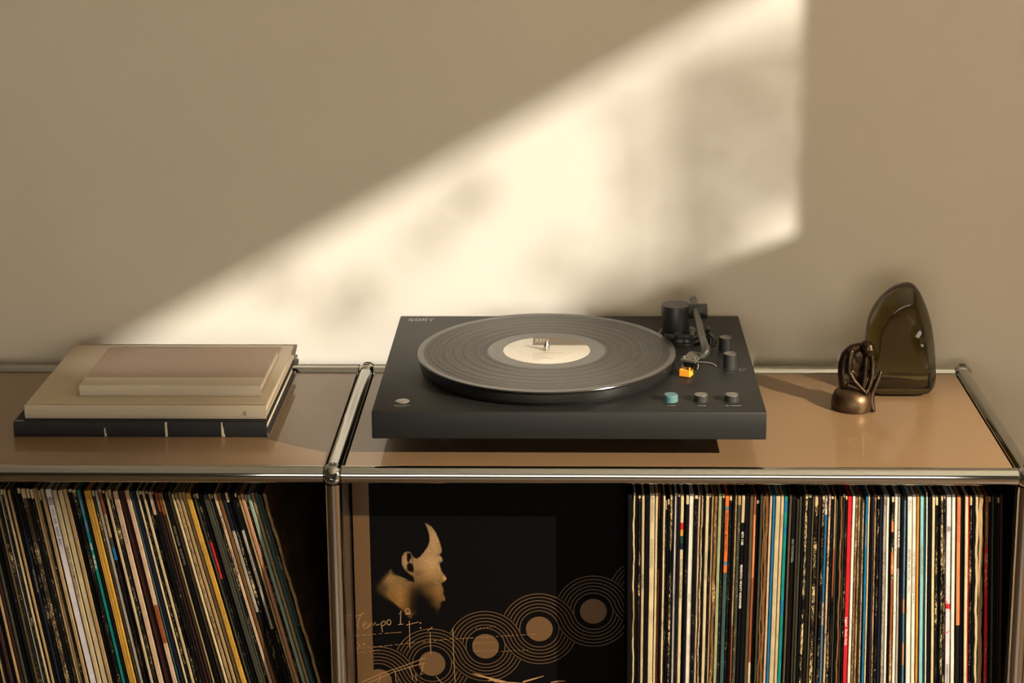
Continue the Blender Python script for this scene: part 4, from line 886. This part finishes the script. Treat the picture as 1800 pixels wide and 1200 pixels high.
for iv in range(int(62 / stp), int(770 / stp) + 1):
    for iu in range(int(170 / stp), int(712 / stp) + 1):
        u, v = iu * stp, iv * stp
        d_ = segd(u, v, SKIN); ins = inpoly(u, v, SKIN)
        if not ins and d_ > 4: continue
        soft = min(1, d_ / (8 + 38 * max(0, min(1, (380 - u) / 110)) * max(0, min(1, (v - 370) / 60)))) if ins else 0
        if v > 620: soft *= min(1, d_ / 22)
        tn = .62 + .20 * G_(u, v, 600, 380, 90, 120) + .16 * G_(u, v, 615, 180, 45, 80) + .42 * G_(u, v, 690, 466, 14, 18) + .14 * G_(u, v, 400, 340, 22, 70)
        tn += .10 * G_(u, v, 640, 560, 40, 50) - .62 * G_(u, v, 540, 640, 70, 62) - .55 * G_(u, v, 600, 705, 80, 40) - .35 * G_(u, v, 500, 560, 45, 60)
        tn -= .25 * G_(u, v, 255, 540, 34, 46) - .05 * G_(u, v, 330, 560, 60, 60) + .45 * G_(u, v, 190, 520, 40, 90) + .5 * G_(u, v, 668, 358, 22, 12) + .3 * G_(u, v, 660, 300, 22, 8)
        tn -= .4 * G_(u, v, 678, 640, 24, 10) + .25 * G_(u, v, 690, 575, 14, 8) + .35 * G_(u, v, 445, 478, 30, 8) + .25 * G_(u, v, 480, 690, 60, 50)
        for E_ in EARS:
            de = segd(u, v, E_); tn *= .06 if inpoly(u, v, E_) and de > 2.5 else (.06 + .94 * min(1, (de if not inpoly(u, v, E_) else 0) / 7))
        tn -= .18 * math.exp(-((math.hypot((u - 428) / 34, (v - 352) / 62) - 1) / .16) ** 2) * (1 if v > 300 else .4)      # groove inside the ear's rim
        tn -= .20 * G_(u, v, 455, 600, 26, 90) + .16 * G_(u, v, 575, 520, 60, 40) + .12 * G_(u, v, 500, 430, 40, 26) - .14 * G_(u, v, 372, 600, 26, 80) - .10 * G_(u, v, 300, 470, 40, 40)
        tn *= 1 - .30 * G_(u, v, 560, 620, 110, 70) * R_.random()
        tn *= .80 + .40 * R_.random()
        tn *= 1 - .14 * min(1, max(0, (v - 360) / 120))
        tone.append((max(tn, 0.0) * soft, v)); ids[(iu, iv)] = len(V)
        V.append(at(610 + u / 4, 900 + v / 4, 1, Y1 - .00003))
for (iu, iv), i0 in ids.items():
    q = [ids.get((iu + a, iv + b_)) for a, b_ in ((0, 0), (0, 1), (1, 1), (1, 0))]
    if None not in q: Fc.append(q)
pt = mk('portrait_print', V, Fc, M['photo'], al)
ca = pt.data.color_attributes.new('ink', 'FLOAT_COLOR', 'POINT')
for i, (t_, v) in enumerate(tone):
    k = min(t_, 1.15); wmix = min(1, max(0, (v - 350) / 250)); c1 = (.60, .365, .165); c2 = (.56, .28, .075)
    ca.data[i].color = tuple(.002 + .66 * (c1[j] * (1 - wmix) + c2[j] * wmix) * k ** 1.9 for j in range(3)) + (1,)
# handwriting and brush marks
def strokes(name, lines, wd, mtl):
    V, Fc = [], []
    for L_ in lines: V, Fc = join((V, Fc), ribbon([P7(a, b_, Y3) for a, b_ in L_], wd * ppm))
    return mk(name, V, Fc, mtl, al)
circ = lambda cx_, cy_, rx, ry, n=14: [(cx_ + rx * math.cos(k * 6.2832 / n), cy_ + ry * math.sin(k * 6.2832 / n)) for k in range(n + 1)]
strokes('handwriting', [[(193, 848), (215, 842), (242, 831)], [(224, 838), (214, 860), (207, 885), (206, 903), (213, 914)], [(232, 896), (246, 892), (253, 884), (247, 876), (237, 884), (234, 900), (240, 912), (256, 908), (264, 898)],
    [(264, 906), (270, 884), (273, 898), (283, 880), (288, 898), (299, 880), (304, 896), (322, 890)], [(330, 880), (333, 905), (337, 932)], [(330, 886), (343, 872), (353, 876), (350, 892), (334, 900)], circ(371, 880, 10, 14),
    [(424, 838), (435, 818), (433, 855), (432, 890)], [(419, 893), (446, 889)], circ(470, 820, 11, 12), [(455, 838), (488, 833)]], 1.3, M['tanink'])
def dashes(a, b_, n, fill):
    out = []
    for k in range(n):
        t0 = k / n; t1 = t0 + fill / n * R_.uniform(.6, 1.2); out.append([(a[0] + (b_[0] - a[0]) * t0, a[1] + (b_[1] - a[1]) * t0), (a[0] + (b_[0] - a[0]) * min(t1, 1), a[1] + (b_[1] - a[1]) * min(t1, 1))])
    return out
strokes('music_staff', dashes((195, 950), (440, 932), 8, .8) + dashes((200, 1020), (720, 965), 18, .75) + dashes((720, 968), (1150, 942), 16, .7) + dashes((815, 990), (930, 986), 7, .7) + dashes((815, 1032), (950, 1028), 8, .7) + dashes((200, 1040), (330, 1028), 6, .7)
    + dashes((830, 915), (940, 900), 6, .5) + dashes((940, 1035), (1120, 1026), 8, .5), .8, M['tanink'])
strokes('music_marks', [[(463, 895), (528, 878)], [(478, 872), (480, 930), (482, 1015)], [(588, 936), (590, 1000), (593, 1050)], [(575, 925), (600, 905)], [(708, 912), (712, 1050), (720, 1195)], [(200, 985), (218, 1002), (203, 1018)], circ(240, 996, 3, 4, 8), circ(537, 884, 3, 3, 8), circ(538, 910, 3, 3, 8), circ(245, 945, 1, 1, 6),
    [(228, 1196), (330, 1150), (450, 1110), (563, 1066)], [(265, 1199), (400, 1140), (560, 1094)], [(550, 1096), (548, 1130), (536, 1158), (552, 1150)], [(326, 1160), (318, 1199)], [(403, 1135), (410, 1198)], [(480, 1110), (498, 1180)], [(620, 1165), (650, 1199)], [(512, 1150), (515, 1190)]], 1.1, M['tanink'])
def blade(pts, wds, y):
    V, Fc = [], []
    for (a, b_), w_ in zip(pts, wds):
        p = P7(a, b_ - w_ / 2, y); q = P7(a, b_ + w_ / 2, y); V += [p, q]
    for i in range(len(pts) - 1): Fc.append([2 * i, 2 * i + 1, 2 * i + 3, 2 * i + 2])
    return V, Fc
V, Fc = join(blade([(812, 1150), (850, 1160), (890, 1172), (930, 1186), (990, 1196)], [2, 10, 8, 18, 10], Y3), blade([(895, 1190), (925, 1180), (950, 1184)], [4, 8, 3], Y3), blade([(1078, 1194), (1130, 1180), (1188, 1163)], [8, 8, 2], Y3), blade([(1225, 1197), (1265, 1191), (1303, 1189)], [3, 9, 3], Y3), blade([(870, 1215), (1000, 1202), (1120, 1204)], [4, 16, 4], Y3))
mk('brush_marks', V, Fc, M['tanink'], al)
